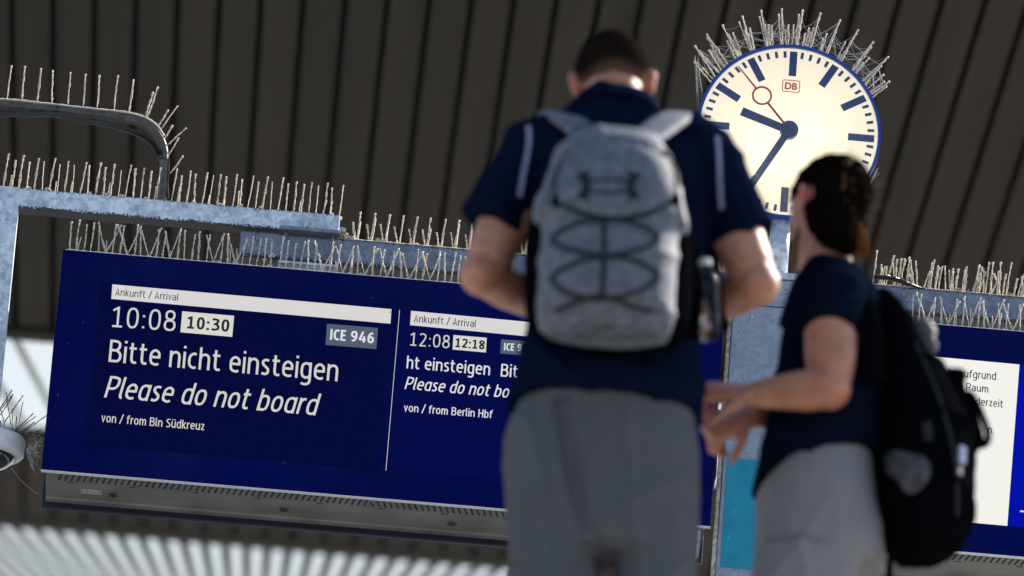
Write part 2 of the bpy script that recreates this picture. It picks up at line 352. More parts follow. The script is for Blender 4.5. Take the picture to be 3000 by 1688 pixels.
# a condensed sign alphabet drawn as strokes (cap height 1, x-height .74)
def glyph(ch, w, italic=False):
    h = w / 2; X = 0.74 - h; C = 1 - h; B = h; LW = 0.43 + w * 0.33; R = LW - h; M = LW / 2
    def ov(cx, cy, rx, ry, n=26):
        out = []
        for i in range(n):
            t = 2 * PI * i / n; c, s_ = math.cos(t), math.sin(t)
            out.append((cx + math.copysign(abs(c) ** 0.82, c) * rx, cy + math.copysign(abs(s_) ** 0.82, s_) * ry))
        return ('o', out)
    st = lambda x, a=0.0, b=0.74: ('l', [(x, a), (x, b)])
    dot = lambda x, y: ('l', [(x, y - h * 1.05), (x, y + h * 1.05)])
    c_ = lambda *p: ('c', list(p)); l_ = lambda *p: ('l', list(p))
    arch = lambda x0, x1: c_((x0, 0.46), (x0 + 0.05, X - 0.07), ((x0 + x1) / 2 + 0.02, X), (x1 - 0.035, X - 0.07), (x1, 0.47), (x1, 0.25), (x1, 0))
    cup = c_((h, 0.74), (h, 0.5), (h, 0.26), (h + 0.035, B + 0.07), (M - 0.02, B), (R - 0.05, B + 0.07), (R, 0.28))
    lb = c_((R, 0.56), (R - 0.06, X - 0.03), (M - 0.01, X), (h + 0.04, X - 0.08), (h, 0.37), (h + 0.04, B + 0.08), (M - 0.01, B), (R - 0.06, B + 0.03), (R, 0.18))
    D = 0.56
    if ch == ' ': return 0.24, []
    if ch == 'a' and not italic: return LW - 0.01, [c_((0.04, X - 0.05), (0.2, X), (R - 0.05, X - 0.06), (R - 0.01, 0.5), (R - 0.01, 0.25), (R - 0.01, 0)), c_((R - 0.01, 0.43), (0.22, 0.42), (h + 0.015, 0.33), (h, 0.2), (h + 0.03, B + 0.05), (0.19, B), (0.29, B + 0.05), (R - 0.01, 0.17))]
    if ch == 'a': return LW, [lb, st(R)]
    if ch == 'n': return LW, [st(h), arch(h, R)]
    if ch == 'm': return 0.70, [st(h), arch(h, 0.35), arch(0.35, 0.70 - h)]
    if ch == 'h': return LW, [st(h, 0, 1), arch(h, R)]
    if ch == 'u': return LW, [st(R), cup]
    if ch == 'ü': return LW, [st(R), cup, dot(0.12, 0.93), dot(LW - 0.12, 0.93)]
    if ch == 'i': return w, [st(h), dot(h, 0.945)]
    if ch == 'l': return w + (0.05 if not italic else 0.04), [c_((h, 1), (h, 0.7), (h, 0.3), (h + 0.01, B + 0.06), (h + 0.06, B), (h + 0.1, B))]
    if ch == 't': return 0.33, [c_((0.12, 0.93), (0.12, 0.6), (0.12, 0.24), (0.15, B + 0.05), (0.23, B), (0.33, B + 0.02)), l_((0, X), (0.31, X))]
    if ch == 'f': return 0.31, [c_((0.12, 0), (0.12, 0.4), (0.12, 0.78), (0.155, C - 0.06), (0.24, C), (0.34, C - 0.01)), l_((0, X), (0.29, X))]
    if ch == 'e': return LW - 0.01, [l_((h, 0.385), (R, 0.385)), c_((R - 0.005, 0.34), (R - 0.02, 0.58), (M, X), (h + 0.035, 0.58), (h, 0.37), (h + 0.035, B + 0.09), (M + 0.03, B), (R - 0.015, B + 0.045))]
    if ch == 'c': return 0.36, [c_((0.34, X - 0.035), (0.24, X), (h + 0.04, 0.58), (h, 0.37), (h + 0.04, B + 0.09), (0.24, B), (0.34, B + 0.035))]
    if ch == 's': return 0.35, [c_((0.31, X - 0.03), (0.19, X), (0.075, X - 0.06), (0.075, 0.49), (0.18, 0.385), (0.285, 0.28), (0.285, B + 0.07), (0.17, B), (0.03, B + 0.035))]
    if ch == 'g': return LW, [lb, c_((R, 0.74), (R, 0.4), (R, -0.06), (R - 0.05, -0.2), (M - 0.01, -0.25), (h + 0.0, -0.215))]
    if ch == 'o': return LW + 0.01, [ov(M + 0.005, 0.37, M - h + 0.005, 0.37 - h)]
    if ch == 'd': return LW, [lb, st(R, 0, 1)]
    if ch == 'b': return LW, [st(h, 0, 1), ('c', [(LW - x, y) for x, y in lb[1]])]
    if ch == 'r': return 0.27, [st(h), c_((h, 0.42), (h + 0.04, 0.6), (0.19, X), (0.28, X))]
    if ch == 'v': return 0.42, [l_((h * 0.8, 0.74), (0.21, h * 0.3), (0.42 - h * 0.8, 0.74))]
    if ch == 'k': return 0.41, [st(h, 0, 1), l_((0.37, 0.74), (h + 0.02, 0.34)), l_((h + 0.07, 0.45), (0.38, 0))]
    if ch == 'z': return 0.37, [l_((0.03, X), (0.29, X)), l_((0.30, 0.70), (0.07, 0.05)), l_((0.04, B), (0.36, B))]
    if ch == 'A': return 0.52, [l_((h * 0.8, 0), (0.26, 0.97), (0.52 - h * 0.8, 0)), l_((0.13, 0.3), (0.39, 0.3))]
    if ch == 'B': return 0.52, [st(h, 0, 1), c_((h, C), (0.2, C), (0.3, C - 0.01), (0.42, 0.86), (0.41, 0.66), (0.3, 0.545), (0.2, 0.535), (h, 0.535)), c_((h, 0.535), (0.24, 0.535), (0.35, 0.51), (0.52 - h, 0.38), (0.52 - h, 0.19), (0.38, B + 0.015), (0.24, B), (h, B))]
    if ch in 'PR':
        q = [st(h, 0, 1), c_((h, C), (0.2, C), (0.31, C - 0.015), (0.5 - h, 0.86), (0.5 - h, 0.6), (0.33, 0.45), (0.2, 0.43), (h, 0.43))]
        return 0.5, q + ([l_((0.27, 0.43), (0.46, 0))] if ch == 'R' else [])
    if ch == 'S': return 0.46, [c_((0.41, C - 0.04), (0.26, C), (0.1, C - 0.09), (0.09, 0.69), (0.22, 0.54), (0.36, 0.41), (0.46 - h, 0.26), (0.37, B + 0.07), (0.21, B), (0.03, B + 0.05))]
    if ch == 'I': return w, [st(h, 0, 1)]
    if ch == 'H': return 0.54, [st(h, 0, 1), st(0.54 - h, 0, 1), l_((h, 0.52), (0.54 - h, 0.52))]
    if ch == 'E': return 0.41, [st(h, 0, 1), l_((h, C), (0.40, C)), l_((h, 0.52), (0.37, 0.52)), l_((h, B), (0.41, B))]
    if ch == 'C': return 0.46, [c_((0.45, C - 0.045), (0.32, C), (0.14, C - 0.1), (h, 0.5), (0.14, B + 0.1), (0.32, B), (0.45, B + 0.045))]
    if ch == '0': return D, [ov(D / 2, 0.5, D / 2 - h - 0.02, 0.5 - h, 34)]
    if ch == '1': return D, [st(0.3, 0, 1), l_((0.07, B), (0.51, B)), l_((0.07, 0.80), (0.31, C + 0.01))]
    if ch == '2': return D, [c_((0.06, C - 0.09), (0.15, C - 0.015), (0.27, C), (0.44, 0.86), (0.44, 0.66), (0.32, 0.4), (0.09, B)), l_((0.05, B), (0.51, B))]
    if ch == '3': return D, [c_((0.07, C - 0.03), (0.24, C), (0.43, 0.86), (0.41, 0.65), (0.28, 0.54), (0.17, 0.535)), c_((0.17, 0.535), (0.32, 0.52), (0.47, 0.38), (0.46, 0.18), (0.34, B + 0.02), (0.2, B), (0.05, B + 0.03))]
    if ch == '4': return D, [l_((0.32, 1), (0.06, 0.27)), l_((0.03, 0.27), (0.54, 0.27)), st(0.41, 0, 0.58)]
    if ch == '8': return D, [ov(D / 2, 0.755, 0.175, 0.245 - h), ov(D / 2, 0.275, D / 2 - h - 0.02, 0.275 - h)]
    if ch in '69':
        q = [ov(D / 2, 0.315, D / 2 - h - 0.02, 0.315 - h), c_((0.44, C), (0.25, 0.85), (0.12, 0.6), (h + 0.025, 0.33))]
        return D, (q if ch == '6' else [(k, [(D - x, 1 - y) for x, y in p]) for k, p in q])
    if ch == ':': return 0.2, [dot(0.1, 0.09), dot(0.1, 0.62)]
    if ch == '.': return 0.14, [dot(0.07, h)]
    if ch == '/': return 0.34, [l_((0.0, -0.06), (0.34, 1.06))]
    raise ValueError(ch)
def stroke_mesh(bm, kind, p, w, x0, y_):
    if kind == 'c':
        p = [(v.x, v.y) for v in smoothline([(x, y, 0) for x, y in p], 6)]
    cl = kind == 'o'; n = len(p); L, R = [], []
    for i in range(n):
        a = Vector(p[i - 1]) if (cl or i > 0) else None; q = Vector(p[i]); b = Vector(p[(i + 1) % n]) if (cl or i < n - 1) else None
        d1 = (q - a).normalized() if a is not None else None; d2 = (b - q).normalized() if b is not None else None
        d1 = d1 or d2; d2 = d2 or d1
        n1 = Vector((-d1.y, d1.x)); n2 = Vector((-d2.y, d2.x)); m_ = (n1 + n2)
        m_ = m_.normalized() if m_.length > 1e-6 else n1
        k = min(2.2, 1 / max(0.3, m_.dot(n1)))
        L.append(bm.verts.new((x0 + q.x + m_.x * k * w / 2, q.y + m_.y * k * w / 2, y_))); R.append(bm.verts.new((x0 + q.x - m_.x * k * w / 2, q.y - m_.y * k * w / 2, y_)))
    for i in range(n if cl else n - 1):
        j = (i + 1) % n; bm.faces.new((R[i], R[j], L[j], L[i]))
def lettering(name, body, L, R, cap, Y, m, parent, shear=0.0, off=0.13):
    """body from photo point L (baseline left) to R (baseline right); cap = capital height in photo pixels; off = stroke weight"""
    pl, pr = at(L[0], L[1], Y), at(R[0], R[1], Y)
    pc = at(L[0] + cap * 0.08, L[1] - cap, Y)
    bm = bmesh.new(); x = 0.0; k = 0; sb = 0.125 - off * 0.15
    for ch in body:
        adv, strokes = glyph(ch, off, shear > 0)
        for kind, p in strokes: stroke_mesh(bm, kind, p, off, x, k * 0.00005); k = (k + 1) % 8
        x += adv + (sb if ch != ' ' else 0.05)
    x0 = min(v.co.x for v in bm.verts); x1 = max(v.co.x for v in bm.verts)
    if shear:
        for v in bm.verts: v.co.x += v.co.y * shear
        x1 = max(v.co.x for v in bm.verts)
    sx = (pr.x - pl.x) / (x1 - x0); sz = (pc.z - pl.z)
    dz = (pr.z - pl.z) / (pr.x - pl.x)
    for v in bm.verts:
        xx = (v.co.x - x0) * sx
        v.co = Vector((pl.x + xx, Y - v.co.z, pl.z + v.co.y * sz + dz * xx))
    o = mesh_obj(name, bm, m, parent, origin=pl)
    return o
def plate(name, corners, Y, m, parent, th=0.0008):
    ps = [at(x, y, Y) for x, y in corners]
    bm = bmesh.new(); quad_sheet(bm, ps, th)
    return mesh_obj(name, bm, m, parent, origin=ps[0])

# ================================================================== STRUCTURE
# lower concourse ground, stairs, platform
bm = bmesh.new()
g = [bm.verts.new(p) for p in ((-900, -900, -6.1), (900, -900, -6.1), (900, 900, -6.1), (-900, 900, -6.1))]
bm.faces.new(g); struct(mesh_obj('ground', bm, CONC))
bm = bmesh.new()
box(bm, (-9, 15.5, -0.5), (9, 60, 0)); box(bm, (-9, 3, -0.5), (-3.2, 15.5, 0)); box(bm, (3.2, 3, -0.5), (9, 15.5, 0))
struct(mesh_obj('platform_floor', bm, CONC))
bm = bmesh.new()
ns = 34; y0, z0 = 15.5, 0.0
pts = [(y0, z0)]
for i in range(ns):
    z0 -= 0.172; pts.append((y0, z0)); y0 -= 0.285; pts.append((y0, z0))
prof = pts + [(y0, -6.09), (15.5, -6.09)]
a = [bm.verts.new((-3.2, y, z)) for y, z in prof]; b = [bm.verts.new((3.2, y, z)) for y, z in prof]
bm.faces.new(a); bm.faces.new(b[::-1])
for i in range(len(prof)): bm.faces.new((a[i], b[i], b[(i + 1) % len(prof)], a[(i + 1) % len(prof)]))
struct(mesh_obj('stairs', bm, CONC))

# station roof: slatted brown ceilings in steps with translucent glazing rising between them
roof = thing('station_roof', 'dark brown slatted station roof with bright translucent glazing strips between', 'roof', (0, 28.5, 8.0))
ZC = 8.0; XW = 11.0
def slats(name, ya, yb, z, pitch, gap, phase, parent):
    bm = bmesh.new(); x = -XW + phase
    while x < XW:
        box(bm, (x, ya, z), (x + pitch - gap, yb, z + 0.03), 0.004); x += pitch
    o = mesh_obj(name, bm, CEIL, parent, origin=(0, ya, z))
    bm = bmesh.new(); box(bm, (-XW, ya, z + 0.09), (XW, yb, z + 0.11))
    box(bm, (-XW, yb + 0.001, z + 0.004), (XW, yb + 0.008, z + 0.0895)); mesh_obj('ceiling_backing', bm, CEILD, o, origin=(0, ya, z + 0.09))
    return o
y1 = on_z(90, 985, ZC).y
TG = ray(697, 2300).z / ray(697, 2300).y   # slope of the glazing
px0 = on_z(868 * K, 0, ZC).x; PITCH = (on_z(1080 * K, 0, ZC).x - on_z(868 * K, 0, ZC).x) / 2
slats('slatted_ceiling', 29.3, y1, ZC, PITCH, 0.028, (px0 + 0.014 + XW) % PITCH, roof)
def meet(px, py, ya, za):                 # where the sight line meets a sheet rising from (ya, za)
    d = ray(px, py); k = d.z / d.y; y = (za - CAMZ - ya * TG) / (k - TG); return y, CAMZ + k * y
y2, z2 = meet(60, 1268, y1, ZC)
def glazing(ya, za, yb, pitch, bw, bd, sheet, barm, parent, name='skylight'):
    bm = bmesh.new(); zb = za + (yb - ya) * TG
    hexa(bm, [(-XW, ya, za + 0.05), (XW, ya, za + 0.05), (XW, yb, zb + 0.05), (-XW, yb, zb + 0.05), (-XW, ya, za + 0.056), (XW, ya, za + 0.056), (XW, yb, zb + 0.056), (-XW, yb, zb + 0.056)])
    o = mesh_obj(name, bm, sheet, parent, origin=(0, ya, za))
    bm = bmesh.new(); x = -XW
    while x < XW:
        hexa(bm, [(x, ya, za + 0.045 - bd), (x + bw, ya, za + 0.045 - bd), (x + bw, yb, zb + 0.045 - bd), (x, yb, zb + 0.045 - bd), (x, ya, za + 0.045), (x + bw, ya, za + 0.045), (x + bw, yb, zb + 0.045), (x, yb, zb + 0.045)])
        x += pitch
    mesh_obj('glazing_bar', bm, barm, o, origin=(0, ya, za))
    return o
glazing(y1 + 0.02, ZC, y2, 0.235, 0.034, 0.02, GLAZ, BAR, roof)
bm = bmesh.new(); box(bm, (-XW, y1 - 0.12, ZC - 0.025), (XW, y1 + 0.01, ZC + 0.2)); mesh_obj('edge_beam', bm, CEILD, roof, origin=(0, y1, ZC))
y3 = on_z(300, 1540, z2).y
slats('slatted_ceiling', y2 + 0.02, y3, z2, 0.195, 0.03, 0.05, roof)
glazing(y3 + 0.02, z2, y3 + 90, 0.146, 0.075, 0.004, GLAZ, GLAZ2, roof)  # dim strips put in for the shading of a corrugated sheet
bm = bmesh.new(); box(bm, (-XW, y3 + 0.01, z2 - 0.03), (XW, y3 + 0.12, z2 + 0.02)); mesh_obj('edge_beam', bm, GLAZ2, roof, origin=(0, y3, z2))

# ================================================================== GANTRY
def rim_attr(o, zlo, zhi, span=0.02):
    at_ = o.data.attributes.new('rim', 'FLOAT', 'POINT')
    z = [(o.matrix_world @ v.co).z if False else v.co.z for v in o.data.vertices]
    for i, v in enumerate(z): at_.data[i].value = max(0.0, 1 - (v - zlo) / 0.013, 0.55 * (1 - (zhi - v) / 0.010))
def square_tube(bm, a, b, bev, nz=8, nx=24):       # bevelled box with extra loops so the rim attribute can fall off near its edges
    box(bm, a, b, bev)
    for ax, n in ((2, nz), (0, nx)):
        lo, hi = a[ax], b[ax]
        cuts = [lo + (hi - lo) * t for t in (0.1, 0.2, 0.32, 0.5, 0.82, 0.9)] if ax == 2 else []
        for c in cuts:
            no = Vector((0, 0, 0)); no[ax] = 1; co_ = Vector((0, 0, 0)); co_[ax] = c
            bmesh.ops.bisect_plane(bm, geom=bm.verts[:] + bm.edges[:] + bm.faces[:], plane_co=co_, plane_no=no)
YB = 22.13
gantry = thing('sign_gantry', 'galvanised steel gantry of post, upper beam and clamped crossbar carrying the blue displays', 'gantry', (at(20, 800, YB).x, YB, 0))
bt = at(997, 630, YB); bl = at(60, 609, YB); bb = bl.z
bh = bt.z - bb
XL = at(-140, 540, YB).x
pxr = at(30, 850, YB).x                    # right side of the post
PW = 0.072
bm = bmesh.new(); square_tube(bm, (pxr - 0.004, YB, bb), (bt.x, YB + 0.06, bt.z), 0.004)
o = mesh_obj('beam', bm, GALV, gantry, origin=(bt.x, YB, bb)); rim_attr(o, 0, bh)
pb = at(0, 1232, YB).z
bm = bmesh.new(); box(bm, (pxr - PW, YB, pb), (pxr, YB + 0.06, bt.z))
mesh_obj('post', bm, GALV, gantry, origin=(bt.x, YB, bb))
# crossbar, a second tube clamped beneath the beam and running on to the column and the second display
YC = 22.125
ct = at(998, 698, YC); c0 = at(706, 674, YC); ch = 0.082
xr = at(3260, 900, YC).x
bm = bmesh.new(); square_tube(bm, (c0.x, YC, ct.z - ch), (xr, YC + 0.08, ct.z), 0.008)
o = mesh_obj('crossbar', bm, GALV2, gantry, origin=(ct.x, YC, ct.z - ch)); rim_attr(o, 0, ch)
# clamp: two plates, two threaded rods with nuts, a big bolt
YP = 22.085
q1 = at(819.5, 659, YP); q2 = at(997, 673, YP)
bm = bmesh.new(); box(bm, (q1.x, YP, q1.z - 0.011), (q2.x, YB - 0.0015, q1.z), 0.002)
clamp = mesh_obj('clamp', bm, GALV2, gantry, origin=q1)
l1 = at(815, 759, YP); l2 = at(990, 772, YP)
bm = bmesh.new(); box(bm, (l1.x, YP + 0.004, l1.z - 0.009), (l2.x, YC + 0.115, l1.z), 0.002)
mesh_obj('clamp_plate', bm, GALV, clamp, origin=l1)
for (ta, tb) in (((838, 676), (832.5, 757)), ((974, 690), (968, 768))):
    A, B = at(*ta, YP + 0.022), at(*tb, YP + 0.022)
    x = (A.x + B.x) / 2
    bm = bmesh.new(); cyl(bm, (x, YP + 0.022, q1.z + 0.006), (x, YP + 0.022, l1.z - 0.034), 0.0052)
    mesh_obj('threaded_rod', bm, GALV2, clamp, origin=(x, YP + 0.022, l1.z), smooth=True)
    bm = bmesh.new(); cyl(bm, (x, YP + 0.022, q1.z + 0.0005), (x, YP + 0.022, q1.z + 0.007), 0.0095, 6); mesh_obj('bolt_head', bm, STEEL, clamp, origin=(x, YP + 0.022, q1.z)); bm = bmesh.new(); cyl(bm, (x, YP + 0.022, l1.z - 0.022), (x, YP + 0.022, l1.z - 0.0095), 0.0095, 6); cyl(bm, (x, YP + 0.022, l1.z - 0.012), (x, YP + 0.022, l1.z - 0.0092), 0.0115, 16)
    mesh_obj('nut', bm, STEEL, clamp, origin=(x, YP + 0.022, q1.z))
bc = at(910.5, 664, YP + 0.02)
bm = bmesh.new(); c = Vector((bc.x, YP + 0.02, q1.z + 0.0005))
cyl(bm, c, c + Vector((0, 0, 0.007)), 0.0135, 6); cyl(bm, c + Vector((0, 0, 0.0072)), c + Vector((0, 0, 0.009)), 0.0145, 20); cyl(bm, c + Vector((0, 0, 0.0093)), c + Vector((0, 0, 0.019)), 0.0128, 6, 0.0118)
mesh_obj('bolt', bm, STEEL, clamp, origin=c)
tb_ = at(999, 676, YP + 0.03)
bm = bmesh.new(); n_ = 9
for i in range(n_):
    x = bt.x + 0.0005 + i * 0.0022; cyl(bm, (x, YP + 0.03, tb_.z), (x + 0.0012, YP + 0.03, tb_.z), 0.0105 - 0.0006 * max(0, i - 5)); 
cyl(bm, (bt.x, YP + 0.03, tb_.z), (bt.x + 0.02, YP + 0.03, tb_.z), 0.0085)
mesh_obj('threaded_end', bm, STEEL, clamp, origin=(bt.x, YP + 0.03, tb_.z))

# column between the displays
YK = 22.02
cl_t = at(2141, 924, YK); cl_b = at(2104, 1660, YK); cx = (cl_t.x + cl_b.x) / 2; CW = 0.235
top = at(2300, 799, YK).z
column = thing('support_column', 'grey zinc clad support column with a turquoise painted panel between the displays', 'column', (cx + CW / 2, YK, 0))
zp1, zp2 = at(2180, 1345, YK).z, at(2160, 1664, YK).z
zseam = at(2250, 893, YK).z
bm = bmesh.new(); box(bm, (cx, YK + 0.006, 0), (cx + CW, YK + 0.26, zseam - 0.003), 0.004)
mesh_obj('shaft', bm, COLM, column, origin=(cx, YK, 0))
bm = bmesh.new(); box(bm, (cx + 0.012, YK + 0.01, zseam), (cx + CW + 0.02, YK + 0.25, top - 0.02), 0.004)
mesh_obj('head_box', bm, COLM, column, origin=(cx, YK, zseam))
bm = bmesh.new(); box(bm, (cx + 0.006, YK + 0.004, top - 0.018), (cx + CW + 0.03, YK + 0.27, top - 0.004), 0.003); box(bm, (cx + 0.02, YK + 0.02, top), (cx + CW, YK + 0.25, top + 0.008), 0.002)
mesh_obj('cap_plate', bm, GALV, column, origin=(cx, YK, top))
bm = bmesh.new(); x = cx + 0.012
ys = [zp2 + (zp1 - zp2) * i / 30 for i in range(31)]
L = []
for i, z in enumerate(ys):
    j = noise.noise((0, 0, z * 40)) * 0.003
    L.append((x + j, z))
ring = L + [(cx + CW - 0.012, zp1), (cx + CW - 0.012, zp2)]
fr = [bm.verts.new((a_, YK + 0.0028, b_)) for a_, b_ in ring]; bk = [bm.verts.new((a_, YK + 0.0045, b_)) for a_, b_ in ring]
bm.faces.new(fr); bm.faces.new(bk[::-1])
for i in range(len(ring)): bm.faces.new((fr[i], fr[(i + 1) % len(ring)], bk[(i + 1) % len(ring)], bk[i]))
mesh_obj('painted_panel', bm, TURQ, column, origin=(cx, YK, zp2))
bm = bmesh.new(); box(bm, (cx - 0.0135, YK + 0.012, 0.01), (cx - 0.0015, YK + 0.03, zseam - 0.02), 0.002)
mesh_obj('sunlit_edge_strip', bm, EDGE, column, origin=(cx, YK, 0))  # added cream strip stands in for sun on the column's left side
for (px, py) in ((2203, 928), (2172, 971), (2215, 1040), (2150, 1500), (2136, 1575)):
    bm = bmesh.new(); p = at(px, py, YK + 0.004); ball(bm, p, (0.004, 0.003, 0.004) if py < 950 else (0.0022, 0.002, 0.0022))
    mesh_obj('rivet', bm, STEEL, column, origin=p)

# ================================================================== DISPLAYS
YS = 22.0
TLp, BLp = at(183, 731, YS), at(122.5, 1379, YS)
SX0 = TLp.x; SZ1 = TLp.z; SW, SH, SD = 1.949, 0.6795, 0.325
SZ0 = SZ1 - SH
def display(x0, label, name='departure_display', cutw=SW, dz=0.0):
    z0, z1 = SZ0 + dz, SZ1
    t = thing(name, label, 'display board', (x0 + cutw / 2, YS + SD / 2, z0))
    bm = bmesh.new(); box(bm, (x0, YS, z0), (x0 + cutw, YS + 0.022, z1), 0.003)
    f = mesh_obj('front_panel', bm, NAVY, t, origin=(x0, YS, z0))
    bm = bmesh.new(); box(bm, (x0 - 0.001, YS + 0.001, z0 - 0.0025), (x0 + cutw + 0.001, YS + 0.02, z0 - 0.0005))
    mesh_obj('lit_bottom_lip', bm, WHITEP, f, origin=(x0, YS, z0))  # white here is the light falling on the lower lip, put into colour
    bm = bmesh.new(); box(bm, (x0, YS + SD - 0.022, z0 - 0.018), (x0 + cutw, YS + SD, z1), 0.003)
    mesh_obj('rear_panel', bm, NAVYD, t, origin=(x0, YS + SD, z0))
    # grey casing with a sloped vent strip behind the front panel, then a flat pan
    bm = bmesh.new()
    e = 0.012; zz = z0 + 0.003
    pr = [(YS + 0.0225, z1 - 0.004), (YS + 0.0225, zz + 0.004), (YS + 0.10, zz - 0.0015), (YS + 0.103, zz + 0.002), (YS + SD - 0.06, zz + 0.002), (YS + SD - 0.056, zz - 0.003), (YS + SD - 0.0225, zz - 0.003), (YS + SD - 0.0225, z1 - 0.004)]
    A = [bm.verts.new((x0 + e, y, z)) for y, z in pr]; B = [bm.verts.new((x0 + cutw - e, y, z)) for y, z in pr]
    bm.faces.new(A); bm.faces.new(B[::-1])
    for i in range(len(pr)): bm.faces.new((A[i], B[i], B[(i + 1) % len(pr)], A[(i + 1) % len(pr)]))
    cs = mesh_obj('casing', bm, CASE, t, origin=(x0, YS, zz))
    bm = bmesh.new(); n = int((cutw - 0.1) / 0.0182); mid = n // 2
    for i in range(n):
        x = x0 + 0.055 + i * 0.0182; s = 1 if i < mid else -1
        ya, yb = YS + 0.043, YS + 0.09
        if abs(i - mid) < 1: ya += 0.018
        za = zz + 0.004 - 0.0055 * (ya - YS - 0.0225) / 0.0775; zb = zz + 0.004 - 0.0055 * (yb - YS - 0.0225) / 0.0775
        sh = 0.0045 * s
        wv = 0.0024
        hexa(bm, [(x - sh - wv, yb, zb - 0.0012), (x - sh + wv, yb, zb - 0.0012), (x + sh * -1 + wv + 2 * sh, ya, za - 0.0012), (x + sh - wv, ya, za - 0.0012),
                  (x - sh - wv, yb, zb + 0.001), (x - sh + wv, yb, zb + 0.001), (x + sh + wv, ya, za + 0.001), (x + sh - wv, ya, za + 0.001)])
    mesh_obj('vent_slots', bm, SLOT, cs, origin=(x0, YS, zz))
    x = x0 + 0.075
    while x < x0 + cutw - 0.05:
        bm = bmesh.new(); box(bm, (x, YS + 0.104, zz + 0.0008), (x + 0.021, YS + 0.116, zz + 0.003)); mesh_obj('latch_slot', bm, SLOT, cs, origin=(x, YS + 0.104, zz)); x += 0.182
    for k, fx in enumerate((0.108, 0.365, 0.618, 0.88)):
        c = Vector((x0 + cutw * fx, YS + 0.195, zz + 0.002))
        bm = bmesh.new(); cyl(bm, c + Vector((0, 0, 0.001)), c + Vector((0, 0, -0.006)), 0.0145, 24, 0.012); cyl(bm, c + Vector((0, 0, -0.0058)), c + Vector((0, 0, -0.008)), 0.003, 8)
        mesh_obj('rubber_plug', bm, BLACKP, cs, origin=c)
    return t, cs, f

board, cs, fp = display(SX0, 'long navy blue arrival display board with two lit panels behind the grey backpack')
bm = bmesh.new(); c = Vector((SX0 + 0.115, YS + 0.165, SZ0 + 0.0044))
box(bm, c, c + Vector((0.06, 0.045, 0.0006))); mesh_obj('type_label', bm, LABELM, cs, origin=c)
# screen one
def z3(x, y): return 250 + x / 2.7116, 800 + y / 2.7116
def zs2(x, y): return 1100 + x / 2.634, 850 + y / 2.634
Y1, Y2, Y3 = YS - 0.0015, YS - 0.003, YS - 0.0042
scr = plate('screen', [z3(120, 65), z3(2437, 275), (1108.7, 1377), (250, 1302.5)], Y1, SCR, board)
plate('header_bar', [z3(215, 90), z3(2432, 287), z3(2424, 402), z3(206, 205)], Y2, BARW, scr)
plate('time_box', [z3(770, 304), z3(1182, 340), z3(1167, 507), z3(755, 470)], Y2, BOXW, scr)
plate('train_box', [z3(1920, 403), z3(2325, 437), z3(2312, 604), z3(1908, 570)], Y2, BOXG, scr)
def T(z, parent, body, L, R, cap, m, Y=Y3, shear=0.0, off=0.13):
    s = 2.7116 if z is z3 else 2.634
    lettering('lettering', body, z(*L), z(*R), cap / s, Y, m, parent, shear, off)
T(z3, scr, 'Ankunft / Arrival', (237, 178), (738, 222), 57, TXD, off=0.105)
T(z3, scr, '10:08', (207, 428), (712, 464), 164, TXT, off=0.095)
T(z3, scr, '10:30', (803, 440), (1140, 469), 98, TXD, off=0.17)
T(z3, scr, 'ICE 946', (1942, 530), (2290, 560), 86, TXTB, off=0.17)
T(z3, scr, 'Bitte nicht einsteigen', (183, 705), (2003, 861), 176, TXT, off=0.105)
T(z3, scr, 'Please do not board', (147, 988), (1862, 1134), 174, TXT, shear=0.2, off=0.108)
T(z3, scr, 'von / from Bln Südkreuz', (125, 1182), (943, 1250), 68, TXT, off=0.115)
# small mark at the end of the header bar
bm = bmesh.new(); p = at(*z3(2419, 312), Y3); ball(bm, p, (0.0018, 0.0006, 0.0024)); mesh_obj('pixel_mark', bm, TXD, scr, origin=p)
# screen two
scr2 = plate('screen', [(1170.5, 907), (2034, 983), (1992, 1453), (1130, 1378)], Y1, SCR2, board)
plate('light_edge', [(1170, 908), (1171.6, 908), (1131.4, 1378), (1129.8, 1378)], Y2, LEAK, scr2)
plate('header_bar', [zs2(275, 160), (2026, 989), (2022, 1031), zs2(267, 270)], Y2, BARW, scr2)
plate('time_box', [zs2(602, 347), zs2(859, 368), zs2(852, 481), zs2(595, 458)], Y2, BOXW, scr2)
plate('train_box', [zs2(970, 380), zs2(1250, 402), zs2(1243, 511), zs2(963, 488)], Y2, BOXG, scr2)
T(zs2, scr2, 'Ankunft / Arrival', (295, 247), (775, 288), 57, TXD, off=0.105)
T(zs2, scr2, '12:08', (264, 428), (570, 450), 101, TXT, off=0.10)
T(zs2, scr2, '12:18', (613, 440), (840, 460), 70, TXD, off=0.18)
T(zs2, scr2, 'ICE 9', (990, 464), (1126, 474), 57, TXTB, off=0.18)
T(zs2, scr2, 'ht einsteigen', (238, 604), (882, 658), 98, TXTB, off=0.115)
T(zs2, scr2, 'Bit', (965, 666), (1096, 677), 98, TXTB, off=0.115)
T(zs2, scr2, 'Please do not bo', (223, 763), (1030, 833), 96, TXTB, shear=0.2, off=0.115)
T(zs2, scr2, 'von / from Berlin Hbf', (217, 936), (903, 990), 62, TXTB, off=0.12)
